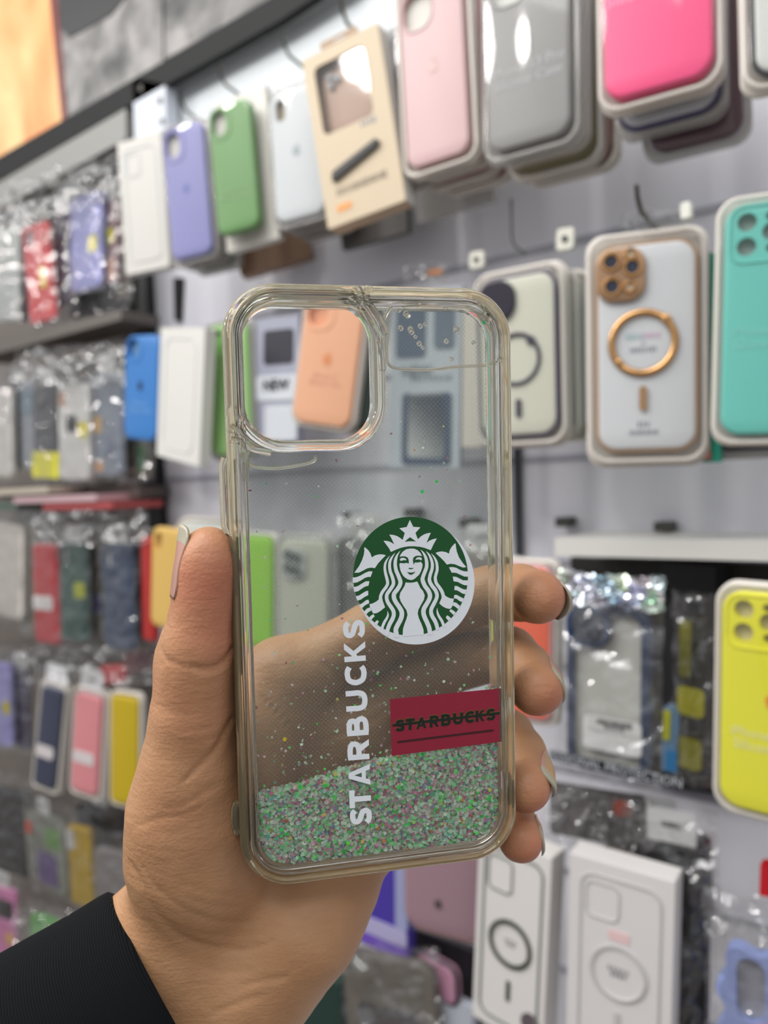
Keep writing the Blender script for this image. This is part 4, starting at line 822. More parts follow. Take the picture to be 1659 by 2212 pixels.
for S in ([('B', 275, 915, 2), ('B', 350, 1000, 45), ('B', 410, 1120, 75), ('B', 435, 1250, 88), ('B', 430, 1370, 92), ('B', 390, 1480, 95), ('B', 345, 1600, 95), ('D', 318, 130, 100), ('D', 335, 200, 105), ('D', 380, 300, 105), ('D', 460, 410, 108), ('D', 500, 520, 108), ('D', 485, 620, 108), ('D', 420, 740, 110), ('D', 355, 850, 112), ('D', 340, 960, 112), ('D', 375, 1080, 112), ('D', 430, 1200, 112), ('D', 478, 1320, 112), ('D', 500, 1440, 112), ('D', 505, 1500, 112)],
          [('B', 415, 955, 2), ('B', 490, 1040, 45), ('B', 550, 1160, 68), ('B', 580, 1290, 78), ('B', 570, 1420, 82), ('B', 530, 1540, 85), ('B', 508, 1640, 85), ('D', 488, 150, 88), ('D', 510, 220, 90), ('D', 565, 310, 92), ('D', 635, 400, 93), ('D', 675, 520, 90), ('D', 655, 620, 90), ('D', 600, 730, 95), ('D', 540, 850, 95), ('D', 528, 940, 95), ('D', 555, 1040, 98), ('D', 620, 1150, 98), ('D', 665, 1260, 95), ('D', 690, 1380, 90)],
          [('B', 545, 1010, 2), ('B', 620, 1100, 38), ('B', 680, 1220, 62), ('B', 702, 1340, 70), ('B', 700, 1450, 75), ('B', 670, 1560, 75), ('D', 633, 100, 76), ('D', 655, 220, 80), ('D', 725, 320, 82), ('D', 790, 420, 85), ('D', 826, 520, 85), ('D', 830, 580, 85)],
          [('D', 680, 835, 2), ('D', 682, 930, 40), ('D', 720, 1040, 60), ('D', 785, 1140, 68), ('D', 828, 1240, 70), ('D', 850, 1310, 70)]):
    strand(S)
poly(b, [tC(p) for p in [(1435, 215), (1415, 290), (1370, 370), (1300, 480), (1278, 590), (1310, 700), (1390, 830), (1460, 930), (1485, 1040), (1460, 1140), (1410, 1270), (1370, 1400), (1358, 1600)]] +
     [tD(p) for p in [(350, 1500), (340, 1370), (290, 1230), (230, 1100), (198, 980), (215, 880), (280, 760), (350, 640), (372, 530), (330, 420), (260, 340), (215, 240), (190, 190), (165, 188), (110, 205), (40, 216)]] + [tC(p) for p in [(1500, 220)]], n1)
face = [tA(p) for p in [(1560, 887), (1450, 908), (1360, 970), (1300, 1050), (1278, 1130), (1272, 1220), (1282, 1340), (1300, 1440), (1340, 1530), (1385, 1600)]] + [tC(p) for p in [(1430, 95), (1490, 135), (1570, 155)]] + \
       [tD(p) for p in [(70, 143), (125, 115), (185, 60)]] + [tB(p) for p in [(240, 1560), (290, 1470), (322, 1370), (330, 1290), (328, 1180), (315, 1080), (275, 1000), (200, 930), (120, 893)]]
poly(b, face, n1)
cadd('emblem_figure', b, WHT, parent=emblem, label='white long haired crowned figure')
b = MB(); n2 = PN - .00009
poly(b, [tA(p) for p in [(1272, 1105), (1350, 1085), (1430, 1090), (1490, 1120), (1515, 1180), (1520, 1255), (1508, 1272), (1465, 1252), (1390, 1266), (1300, 1255), (1270, 1290)]], n2)
poly(b, [tB(p) for p in [(322, 1082), (230, 1068), (150, 1080), (95, 1120), (80, 1190), (100, 1302), (130, 1245), (210, 1246), (290, 1225), (332, 1292)]], n2)
poly(b, [tA(p) for p in [(1505, 1395), (1545, 1378), (1575, 1390), (1645, 1378), (1620, 1405), (1575, 1418), (1535, 1412)]], n2)
poly(b, [tA(p) for p in [(1472, 1485), (1530, 1500), (1600, 1503)]] + [tB(p) for p in [(110, 1490), (152, 1475), (100, 1530), (40, 1562)]] + [tA((1530, 1550))], n2)
cadd('emblem_face_lines', b, GRN, parent=emblem)
b = MB(); n3 = PN - .00012
poly(b, [tA(p) for p in [(1285, 1165), (1320, 1130), (1390, 1125), (1440, 1150), (1460, 1187), (1380, 1185), (1310, 1207)]], n3)
poly(b, [tB(p) for p in [(142, 1177), (180, 1125), (240, 1106), (305, 1125), (312, 1155), (300, 1190), (230, 1163)]], n3)
cadd('emblem_eyelids', b, WHT, parent=emblem)

LET = {
 'S': [('c', [(.90, .76), (.72, .87), (.50, .885), (.24, .84), (.15, .70), (.26, .57), (.55, .49), (.80, .40), (.87, .25), (.74, .13), (.48, .115), (.26, .14), (.08, .25)])],
 'T': [('l', [(0, .885), (1, .885)]), ('l', [(.5, .95), (.5, 0)])],
 'A': [('p', [(0, 0), (.37, 1), (.63, 1), (1, 0), (.75, 0), (.68, .2), (.32, .2), (.25, 0)], [(.39, .39), (.61, .39), (.5, .74)])],
 'R': [('l', [(.13, 0), (.13, 1)]), ('c', [(.13, .89), (.5, .89), (.74, .83), (.80, .69), (.74, .55), (.5, .48), (.13, .48)]), ('p', [(.36, .44), (.68, .50), (1.0, 0), (.70, 0)], None)],
 'B': [('l', [(.13, 0), (.13, 1)]), ('c', [(.13, .89), (.50, .89), (.72, .84), (.77, .72), (.70, .60), (.5, .53), (.13, .53)]), ('c', [(.13, .53), (.55, .53), (.78, .47), (.86, .32), (.78, .17), (.55, .11), (.13, .11)])],
 'U': [('c', [(.12, 1), (.12, .70), (.12, .40), (.22, .18), (.5, .115), (.78, .18), (.88, .40), (.88, .70), (.88, 1)])],
 'C': [('c', [(.93, .78), (.76, .87), (.52, .885), (.26, .80), (.13, .5), (.26, .2), (.52, .115), (.76, .13), (.93, .22)])],
 'K': [('l', [(.13, 0), (.13, 1)]), ('p', [(.22, .36), (.22, .58), (.64, 1), (.98, 1), (.54, .56), (1, 0), (.68, 0), (.36, .44)], None)]}
def letter(b, ch, f, th, n):
    for e in LET[ch]:
        if e[0] == 'p': poly(b, [f(*p) for p in e[1]], n, [[f(*p) for p in e[2]]] if e[2] else [])
        else: 
            P = [f(*p) for p in e[1]]; ribbon(b, P, [th] * len(P), n, 6, e[0] == 'c')
b = MB()
def crop(x, y): return (720 + x / 4.61, 1320 + y / 4.61)
for ch, ya, yb in (('S', 2110, 1962), ('T', 1950, 1772), ('A', 1730, 1522), ('R', 1472, 1275), ('B', 1230, 1042), ('U', 985, 785), ('C', 730, 535), ('K', 492, 300), ('S', 258, 88)):
    def f(u, v, ya=ya, yb=yb):
        y = ya + (yb - ya) * u; x0 = 309 + (y - 90) * (385 - 309) / 2040; return crop(x0 - 213 * v, y + 16 * v)
    letter(b, ch, f, 11.6, PN)
lt = cadd('lettering', b, WHT, label='white word STARBUCKS printed upwards')
# red patch
b = MB(); poly(b, [(842.5, 1510.5), (1082.5, 1486.5), (1084, 1602), (846, 1633)], PN - .00003)
RED = mat((146, 26, 52), .5, name='red_ink'); patch = cadd('red_patch', b, RED, label='dark red printed rectangle')
def pc(x, y): return (830 + x / 6.144, 1480 + y / 6.144)
for nm, dx, dy, m_, n_, th in (('patch_lettering_edge', -4, -9, mat((120, 88, 22), .5), PN - .00006, 6.6), ('patch_lettering', 0, 0, mat((14, 26, 14), .5), PN - .00009, 6.6)):
    b = MB()
    for ch, xa, xb in (('S', 155, 262), ('T', 283, 402), ('A', 425, 558), ('R', 605, 725), ('B', 758, 880), ('U', 918, 1040), ('C', 1075, 1188), ('K', 1215, 1330), ('S', 1362, 1465)):
        def f(u, v, xa=xa, xb=xb): x = xa + (xb - xa) * u; return pc(x + dx + 2 * v, 618 - (x - 155) * .122 - 150 * v + dy)
        letter(b, ch, f, th, n_)
    ribbon(b, [pc(110 + dx, 535 + dy), pc(1540 + dx, 370 + dy)], [5.5, 5.5], n_, 1, False)
    cadd(nm, b, m_, parent=patch)
b = MB(); ribbon(b, [pc(172, 758), pc(1450, 600)], [4.8, 4.8], PN - .00006, 1, False); cadd('patch_underline', b, mat((62, 14, 24), .5), parent=patch)

# glitter ------------------------------------------------------------------
def glit_mat():
    m = bpy.data.materials.new('iridescent_flakes'); m.use_nodes = True; nt = m.node_tree; b = nt.nodes['Principled BSDF']
    at = nt.nodes.new('ShaderNodeAttribute'); at.attribute_name = 'flake'; nt.links.new(at.outputs['Color'], b.inputs['Base Color'])
    b.inputs['Metallic'].default_value = .0; b.inputs['Roughness'].default_value = .25
    t = nt.nodes.new('ShaderNodeBsdfTranslucent'); nt.links.new(at.outputs['Color'], t.inputs[0]); x = nt.nodes.new('ShaderNodeMixShader'); x.inputs[0].default_value = .5
    nt.links.new(b.outputs[0], x.inputs[1]); nt.links.new(t.outputs[0], x.inputs[2]); nt.links.new(x.outputs[0], nt.nodes['Material Output'].inputs[0]); return m
GM = glit_mat()
PAL = [((224, 242, 224), 30), ((196, 238, 206), 22), ((234, 228, 220), 16), ((222, 168, 188), 12), ((214, 130, 160), 8), ((140, 246, 150), 9), ((70, 246, 90), 4), ((226, 216, 120), 1.5), ((150, 150, 190), 3), ((236, 150, 90), .8), ((130, 214, 200), 3)]
def flakes(name, cnt, sampler, size, nrange, tilt, seed, label=None):
    R_ = np.random.RandomState(seed); w = np.array([p[1] for p in PAL], float); w /= w.sum(); V = []; Fc = []; C = []
    k6 = np.array([(math.cos(a), math.sin(a)) for a in np.linspace(0, 2 * math.pi, 6, endpoint=False)])
    for i in range(cnt):
        q = sampler(R_)
        if q is None: continue
        s_ = size * R_.uniform(.6, 1.25) / 2; c_ = np.array(lin(PAL[R_.choice(len(PAL), p=w)][0])[:3]) * R_.uniform(.75, 1.15)
        nrm = Vector((R_.normal() * tilt, -1, R_.normal() * tilt)).normalized(); u = nrm.orthogonal().normalized(); v = nrm.cross(u); a0 = R_.uniform(0, 6.28)
        b0 = len(V); y = R_.uniform(*nrange)
        for cx_, cz_ in k6:
            cx2, cz2 = cx_ * math.cos(a0) - cz_ * math.sin(a0), cx_ * math.sin(a0) + cz_ * math.cos(a0); p = u * (cx2 * s_) + v * (cz2 * s_)
            V.append((q[0] + p.x, y + p.y, q[1] + p.z + CH / 2)); C.append((*np.clip(c_, 0, 1), 1))
        Fc.append(tuple(range(b0, b0 + 6)))
    o = mesh_obj(name, V, Fc, GM, case); ca = o.data.color_attributes.new('flake', 'FLOAT_COLOR', 'POINT'); ca.data.foreach_set('color', np.array(C, np.float32).ravel())
    tag(o, label, kind='stuff'); return o
top_px = [(548, 1722), (600, 1706), (650, 1698), (700, 1678), (760, 1660), (820, 1646), (900, 1630), (1000, 1612), (1060, 1598), (1096, 1590)]
TL = [cl(x, y, .004) for x, y in top_px]; txs = [p[0] for p in TL]; tzs = [p[1] for p in TL]
Wi, Hi, ri = CW / 2 - .0056, CH / 2 - .0056, .0092
def in_inner(x, z):
    if abs(x) > Wi or abs(z) > Hi: return False
    if abs(x) > Wi - ri and abs(z) > Hi - ri: return (abs(x) - Wi + ri) ** 2 + (abs(z) - Hi + ri) ** 2 < ri * ri
    return True
def pile(R_):
    x = R_.uniform(-Wi, Wi); t = np.interp(x, txs, tzs); z = R_.uniform(-Hi, t + .0015)
    z -= abs(R_.normal()) * .0006 if z > t - .002 else 0
    return (x, z) if in_inner(x, z) else None
flakes('glitter', 21000, pile, .00116, (.0020, .0042), .26, 3)
def spread(R_):
    u = R_.uniform(); t0 = cl(1088, 1600, .004)
    if u < .22: x = Wi - abs(R_.normal()) * .0012; z = R_.uniform(t0[1], t0[1] + .017)
    elif u < .75:
        x = R_.uniform(-Wi, Wi); z = np.interp(x, txs, tzs) + abs(R_.normal()) * .018
    else: x = R_.uniform(-Wi, Wi); z = R_.uniform(-Hi, Hi * .62)
    return (x, z) if in_inner(x, z) else None
flakes('floating_glitter', 480, spread, .0009, (.0024, .0078), .8, 9)

BRIGHT = [(615, 1597, (255, 226, 20)), (938, 1838, (255, 240, 120)), (608, 1792, (60, 250, 120)), (752, 1822, (120, 250, 70)), (825, 1862, (170, 250, 90)), (667, 1874, (40, 250, 90)), (1017, 1744, (60, 250, 60)), (1058, 1706, (230, 240, 80)), (1092, 1738, (60, 250, 70)),
          (1090, 1489, (20, 240, 110)), (894, 1776, (180, 250, 120)), (1030, 1800, (120, 250, 110)), (560, 1800, (90, 250, 110)), (700, 1760, (250, 200, 120)), (912, 1062, (60, 220, 130)), (1091, 1618, (250, 150, 90)), (783, 1818, (250, 220, 120)), (985, 1665, (120, 250, 120)), (860, 1700, (90, 240, 100)), (1045, 697, (30, 230, 110)), (1054, 680, (30, 230, 90)), (1033, 660, (240, 70, 90))]
b = MB(); V = []; Fc = []; C = []
for x, y, c in BRIGHT:
    q = cl(x, y, .0019)
    if abs(q[0]) > CW / 2 - .0066 or abs(q[1]) > CH / 2 - .0066: continue
    b0 = len(V); L_ = lin(c)
    for k in range(6):
        a = k * math.pi / 3 + x; V.append((q[0] + .00062 * math.cos(a), .0019 + .00012 * math.sin(a), q[1] + .00062 * math.sin(a) + CH / 2)); C.append(L_)
    Fc.append(tuple(range(b0, b0 + 6)))
o = mesh_obj('bright_flakes', V, Fc, GM, case); ca = o.data.color_attributes.new('flake', 'FLOAT_COLOR', 'POINT'); ca.data.foreach_set('color', np.array(C, np.float32).ravel()); tag(o, 'brightest green and yellow flakes', kind='stuff')

# ------------------------------------------------------------------ the hand
def hp(px, py, z): return np.array([(px - CX) / F_PX * z, (py - CY) / F_PX * z, z])
VOX = .00095
lo = np.array([-.105, -.008, .188]); hi = np.array([.062, .200, .312]); NN = ((hi - lo) / VOX).astype(int) + 1
FLD = np.full(NN, .05, np.float32)
axs = [lo[i] + VOX * np.arange(NN[i]) for i in range(3)]
def cone(a, b_, ra, rb, k=.006, sub=False):
    pad = max(ra, rb) + .016; mn = np.minimum(a, b_) - pad; mx = np.maximum(a, b_) + pad
    i0 = np.clip(((mn - lo) / VOX).astype(int), 0, NN); i1 = np.clip(((mx - lo) / VOX).astype(int) + 1, 0, NN)
    if (i1 <= i0).any(): return
    X, Y, Z = np.meshgrid(*[axs[i][i0[i]:i1[i]] for i in range(3)], indexing='ij')
    d = b_ - a; L2 = d.dot(d) + 1e-12; t = np.clip(((X - a[0]) * d[0] + (Y - a[1]) * d[1] + (Z - a[2]) * d[2]) / L2, 0, 1)
    D_ = np.sqrt((X - a[0] - t * d[0]) ** 2 + (Y - a[1] - t * d[1]) ** 2 + (Z - a[2] - t * d[2]) ** 2) - (ra + (rb - ra) * t)
    sl = tuple(slice(i0[i], i1[i]) for i in range(3)); F_ = FLD[sl]
    if sub: D_ = -D_; h = np.clip(.5 - .5 * (D_ - F_) / k, 0, 1); h = 1 - h; FLD[sl] = F_ * (1 - h) + D_ * h + k * h * (1 - h)
    else: h = np.clip(.5 + .5 * (D_ - F_) / k, 0, 1); FLD[sl] = D_ * (1 - h) + F_ * h - k * h * (1 - h)
def chain(pts, k=.004, fld=None):
    for (x0, y0, z0, r0), (x1, y1, z1, r1) in zip(pts[:-1], pts[1:]): cone(hp(x0, y0, z0), hp(x1, y1, z1), r0 * .001, r1 * .001, k)
#HANDSHAPE
# fingers first, each kept apart, then the palm melts them together
FING = {
 'index': [(640, 1452, .268, 11.5), (800, 1372, .268, 10.6), (985, 1300, .264, 10.0), (1065, 1283, .260, 9.2), (1125, 1280, .254, 8.9), (1160, 1289, .243, 7.9), (1166, 1291, .240, 7.5)],
 'middle': [(750, 1575, .272, 11.5), (900, 1468, .276, 10.6), (1010, 1420, .273, 10.0), (1100, 1414, .263, 9.2), (1134, 1448, .253, 8.6), (1158, 1486, .244, 7.9), (1161, 1490, .242, 7.6)],
 'ring': [(770, 1715, .274, 11.5), (900, 1640, .278, 10.5), (1020, 1600, .276, 9.8), (1095, 1592, .266, 9.0), (1122, 1628, .256, 8.4), (1134, 1694, .246, 7.6), (1135, 1702, .244, 7.3)],
 'pinky': [(770, 1820, .268, 10.5), (900, 1790, .276, 9.2), (1010, 1760, .276, 8.4), (1082, 1748, .266, 7.8), (1108, 1776, .256, 7.2), (1124, 1812, .247, 6.5), (1125, 1815, .246, 6.3)]}
fields = []
for nm, P in FING.items():
    FLD[:] = .05; chain(P, .003); fields.append(FLD.copy())
FLD[:] = .05
for f_ in fields:                                              # a very tight blend keeps a cleft between neighbouring fingers
    h = np.clip(.5 + .5 * (f_ - FLD) / .0012, 0, 1); FLD[:] = f_ * (1 - h) + FLD * h - .0012 * h * (1 - h)
del fields
chain([(440, 2010, .254, 13), (560, 1740, .262, 13), (650, 1470, .268, 12.5)], .008)
chain([(480, 2050, .258, 13), (620, 1800, .268, 13), (752, 1600, .273, 12)], .008)
chain([(530, 2080, .258, 13), (660, 1880, .268, 13), (775, 1722, .275, 12)], .008)
chain([(570, 2090, .257, 13), (690, 1930, .264, 13), (770, 1828, .269, 11)], .008)
chain([(560, 2085, .250, 18.5), (650, 1990, .250, 17.5), (722, 1900, .254, 14.5)], .010)
chain([(420, 1980, .249, 18), (408, 1840, .238, 17.0), (406, 1740, .233, 15.4), (414, 1640, .229, 13.4)], .010)
chain([(470, 1850, .246, 17), (500, 1720, .246, 15), (540, 1620, .254, 12)], .012)
chain([(585, 1462, .264, 11), (530, 1590, .258, 12), (500, 1700, .252, 13)], .010)
chain([(740, 1520, .284, 10), (900, 1420, .286, 9.5), (1030, 1355, .280, 8)], .005)
# wrist and forearm
chain([(330, 2045, .250, 20.5), (120, 2215, .242, 22)], .012); chain([(560, 2090, .255, 19), (400, 2330, .248, 21), (300, 2450, .244, 23)], .012)
chain([(430, 2060, .256, 19), (250, 2290, .248, 24)], .012)
# thumb, two runs side by side in depth so it is wider than thick
for dz in (-.0030, .0034):
    chain([(412, 1660, .230 + dz, 12.2), (420, 1540, .226 + dz, 10.4), (424, 1450, .223 + dz, 9.3), (432, 1385, .221 + dz, 8.4), (443, 1300, .2195 + dz, 7.1), (447, 1240, .219 + dz, 6.7), (451, 1204, .2185 + dz, 5.8), (452, 1190, .2185 + dz, 5.2)], .006)
cone(hp(400, 1420, .226), hp(408, 1395, .226), .0068, .006, .006)
# surface nets ---------------------------------------------------------------
def surface_nets(F_):
    S = F_ < 0; nx, ny, nz = F_.shape; c = np.zeros((nx - 1, ny - 1, nz - 1), np.int8)
    for i in (0, 1):
        for j in (0, 1):
            for k in (0, 1): c += S[i:nx - 1 + i, j:ny - 1 + j, k:nz - 1 + k]
    act = (c > 0) & (c < 8); idx = -np.ones(act.shape, np.int64); ijk = np.argwhere(act); idx[act] = np.arange(len(ijk))
    acc = np.zeros((len(ijk), 3)); cnt = np.zeros(len(ijk)); I, J, K = ijk.T
    for ax in range(3):
        for p in (0, 1):
            for q in (0, 1):
                o0 = [0, 0, 0]; o1 = [0, 0, 0]; oth = [a for a in range(3) if a != ax]; o0[oth[0]] = o1[oth[0]] = p; o0[oth[1]] = o1[oth[1]] = q; o1[ax] = 1
                a = F_[I + o0[0], J + o0[1], K + o0[2]]; b_ = F_[I + o1[0], J + o1[1], K + o1[2]]; m = (a < 0) != (b_ < 0)
                t = a / (a - b_ + 1e-12); pt = np.zeros((len(ijk), 3)); pt[:, oth[0]] = p; pt[:, oth[1]] = q; pt[:, ax] = t
                acc[m] += pt[m]; cnt[m] += 1
    V = (ijk + acc / cnt[:, None]) * VOX + lo; faces = []
    for ax in range(3):
        u, v = [a for a in range(3) if a != ax]; sl0 = [slice(1, None)] * 3; sl1 = [slice(1, None)] * 3
        A = F_.take(range(0, F_.shape[ax] - 1), ax) < 0; B = F_.take(range(1, F_.shape[ax]), ax) < 0; E = np.argwhere(A != B)
        E = E[(E[:, u] > 0) & (E[:, v] > 0) & (E[:, u] < F_.shape[u] - 1) & (E[:, v] < F_.shape[v] - 1)]; q = []
        for du, dv in ((0, 0), (1, 0), (1, 1), (0, 1)):
            e = E.copy(); e[:, u] -= du; e[:, v] -= dv; q.append(idx[e[:, 0], e[:, 1], e[:, 2]])
        q = np.stack(q, 1); flip = A[E[:, 0], E[:, 1], E[:, 2]]
        if ax == 1: flip = ~flip
        q[flip] = q[flip][:, ::-1]; faces.append(q)
    return V, np.concatenate(faces)
HV, HF = surface_nets(FLD); HF = HF[(HF >= 0).all(1)][:, ::-1]
def vnorm(V, F_):
    a = V[F_[:, 2]] - V[F_[:, 0]]; b_ = V[F_[:, 3]] - V[F_[:, 1]]; n = np.cross(a, b_); N_ = np.zeros_like(V)
    for k in range(4): np.add.at(N_, F_[:, k], n)
    return N_ / (np.linalg.norm(N_, axis=1)[:, None] + 1e-12)
def relax(V, F_, it=2, lam=.5):
    for _ in range(it):
        A = np.zeros_like(V); C = np.zeros(len(V))
        for k in range(4): np.add.at(A, F_[:, k], V[F_[:, (k + 1) % 4]]); np.add.at(A, F_[:, k], V[F_[:, (k - 1) % 4]]); np.add.at(C, F_[:, k], 2)
        V = V * (1 - lam) + lam * A / C[:, None]
    return V
HV = relax(HV, HF, 3); HN = vnorm(HV, HF)
g = (HV[:, 0:1] * 0)
cen = FLD
if (HN * (HV - HV.mean(0))).sum() < 0: HF = HF[:, ::-1]; HN = -HN
# skin folds: narrow grooves pressed into the side that faces the shop
PX = np.stack([CX + F_PX * HV[:, 0] / HV[:, 2], CY + F_PX * HV[:, 1] / HV[:, 2]], 1); facing = np.clip(-(HN * (HV / np.linalg.norm(HV, axis=1)[:, None])).sum(1) * 2.2, 0, 1)
CREASE = [([(345, 1398), (356, 1420), (376, 1432), (400, 1440)], 5, .45), ([(408, 1436), (430, 1444), (460, 1444), (486, 1428), (505, 1396)], 8, .9), ([(345, 1432), (372, 1428)], 4, .3),
          ([(505, 1545), (488, 1580), (462, 1625), (430, 1655), (395, 1690)], 8, .75), ([(360, 1745), (400, 1738), (440, 1712), (478, 1690)], 5, .4), ([(285, 1790), (340, 1770), (400, 1760), (440, 1738)], 6, .35),
          ([(378, 1580), (420, 1580), (460, 1570)], 5, .3), ([(390, 1600), (430, 1604), (470, 1590)], 4, .25), ([(330, 1520), (360, 1535), (400, 1540)], 4, .2),
          ([(280, 1862), (300, 1900), (320, 1950), (360, 2000), (430, 2040), (520, 2052), (600, 2030)], 9, .7), ([(300, 1860), (340, 1920), (400, 1965), (470, 1990), (560, 1992)], 7, .4),
          ([(380, 1900), (440, 1925), (520, 1935)], 5, .3), ([(400, 1935), (450, 1955), (520, 1960)], 5, .3), ([(350, 1985), (420, 2015), (500, 2022)], 5, .3),
          ([(520, 2130), (570, 2120), (620, 2110)], 7, .5), ([(460, 2190), (520, 2165), (570, 2150)], 7, .5), ([(420, 2080), (480, 2100), (560, 2095)], 5, .25),
          ([(700, 1430), (760, 1500), (790, 1560)], 9, .6), ([(560, 1500), (640, 1590), (660, 1700), (620, 1800)], 9, .7), ([(700, 1600), (800, 1560), (880, 1500)], 8, .5)]
disp = np.zeros(len(HV))
for pts, wpx, dep in CREASE:
    P = np.array(smooth(pts, 8)); best = np.full(len(HV), 1e9)
    m = (PX[:, 0] > P[:, 0].min() - 30) & (PX[:, 0] < P[:, 0].max() + 30) & (PX[:, 1] > P[:, 1].min() - 30) & (PX[:, 1] < P[:, 1].max() + 30); q = PX[m]; bb = np.full(len(q), 1e9)
    for i, p in enumerate(P):
        fade = math.sin(math.pi * (i + .5) / len(P)) ** .4; bb = np.minimum(bb, np.hypot(q[:, 0] - p[0], q[:, 1] - p[1]) / max(fade, .3))
    disp[m] -= np.exp(-(bb / wpx) ** 2) * dep * .001
for i in range(len(HV)):
    pass
nzv = np.array([noise.noise(Vector((v[0] * 260, v[1] * 260, v[2] * 260))) for v in HV]) * .00010
HV = HV + HN * (disp * facing + nzv)[:, None]
# redder skin at the pads and knuckles
red = np.zeros(len(HV))
for (x, y, z, r, a) in ((455, 1260, .213, .013, 1), (470, 1350, .213, .012, .8), (1195, 1290, .240, .010, .8), (1190, 1520, .240, .010, .9), (1165, 1735, .243, .010, .9), (1150, 1835, .245, .010, 1.0), (430, 1500, .215, .02, .3), (400, 1740, .22, .02, .15)):
    red = np.maximum(red, a * np.exp(-(np.linalg.norm(HV - hp(x, y, z), axis=1) / r) ** 2))
skin = bpy.data.materials.new('skin'); skin.use_nodes = True; nt = skin.node_tree; pb = nt.nodes['Principled BSDF']
pb.inputs['Roughness'].default_value = .48; pb.inputs['Subsurface Weight'].default_value = .12; pb.inputs['Subsurface Radius'].default_value = (.004, .0015, .0008); pb.inputs['Subsurface Scale'].default_value = 1.0
pb.inputs['Specular IOR Level'].default_value = .4
at = nt.nodes.new('ShaderNodeAttribute'); at.attribute_name = 'flush'; mx = nt.nodes.new('ShaderNodeMix'); mx.data_type = 'RGBA'
mx.inputs[6].default_value = lin((184, 140, 102)); mx.inputs[7].default_value = lin((190, 118, 92)); nt.links.new(at.outputs['Fac'], mx.inputs[0])
tc = nt.nodes.new('ShaderNodeTexCoord'); nz = nt.nodes.new('ShaderNodeTexNoise'); nz.inputs['Scale'].default_value = 70; nz.inputs['Detail'].default_value = 6; nt.links.new(tc.outputs['Object'], nz.inputs['Vector'])
mu = nt.nodes.new('ShaderNodeMix'); mu.data_type = 'RGBA'; mu.blend_type = 'MULTIPLY'; mu.inputs[0].default_value = .30
cr = nt.nodes.new('ShaderNodeValToRGB'); cr.color_ramp.elements[0].position = .3; cr.color_ramp.elements[0].color = (.62, .5, .44, 1); cr.color_ramp.elements[1].position = .65; nt.links.new(nz.outputs['Fac'], cr.inputs[0])
nt.links.new(mx.outputs[2], mu.inputs[6]); nt.links.new(cr.outputs[0], mu.inputs[7]); nt.links.new(mu.outputs[2], pb.inputs['Base Color'])
v = nt.nodes.new('ShaderNodeTexVoronoi'); v.inputs['Scale'].default_value = 900; nt.links.new(tc.outputs['Object'], v.inputs['Vector'])
nz2 = nt.nodes.new('ShaderNodeTexNoise'); nz2.inputs['Scale'].default_value = 240; nz2.inputs['Detail'].default_value = 5; nz2.inputs['Distortion'].default_value = 1.0; mp = nt.nodes.new('ShaderNodeMapping'); mp.inputs['Scale'].default_value = (.5, .5, 1.8)
nt.links.new(tc.outputs['Object'], mp.inputs[0]); nt.links.new(mp.outputs[0], nz2.inputs['Vector'])
ad = nt.nodes.new('ShaderNodeMath'); ad.operation = 'MULTIPLY_ADD'; ad.inputs[1].default_value = .35; nt.links.new(v.outputs['Distance'], ad.inputs[0]); nt.links.new(nz2.outputs['Fac'], ad.inputs[2])
bp = nt.nodes.new('ShaderNodeBump'); bp.inputs['Strength'].default_value = .38; bp.inputs['Distance'].default_value = .0006; nt.links.new(ad.outputs[0], bp.inputs['Height']); nt.links.new(bp.outputs['Normal'], pb.inputs['Normal'])
NAIL = mat((188, 142, 126), .28, name='nail_plate'); NTIP = mat((172, 166, 146), .4, name='nail_tip')
V_all = [tuple(CAM + M @ p) for p in HV]; F_all = [tuple(int(i) for i in f) for f in HF]; mi = [0] * len(F_all); RD = list(red)
def fsample(p):
    q = (p - lo) / VOX; i = np.floor(q).astype(int)
    if (i < 0).any() or (i >= NN - 1).any(): return .05
    f = q - i; c = FLD[i[0]:i[0] + 2, i[1]:i[1] + 2, i[2]:i[2] + 2]; c = c[0] * (1 - f[0]) + c[1] * f[0]; c = c[0] * (1 - f[1]) + c[1] * f[1]; return c[0] * (1 - f[2]) + c[1] * f[2]
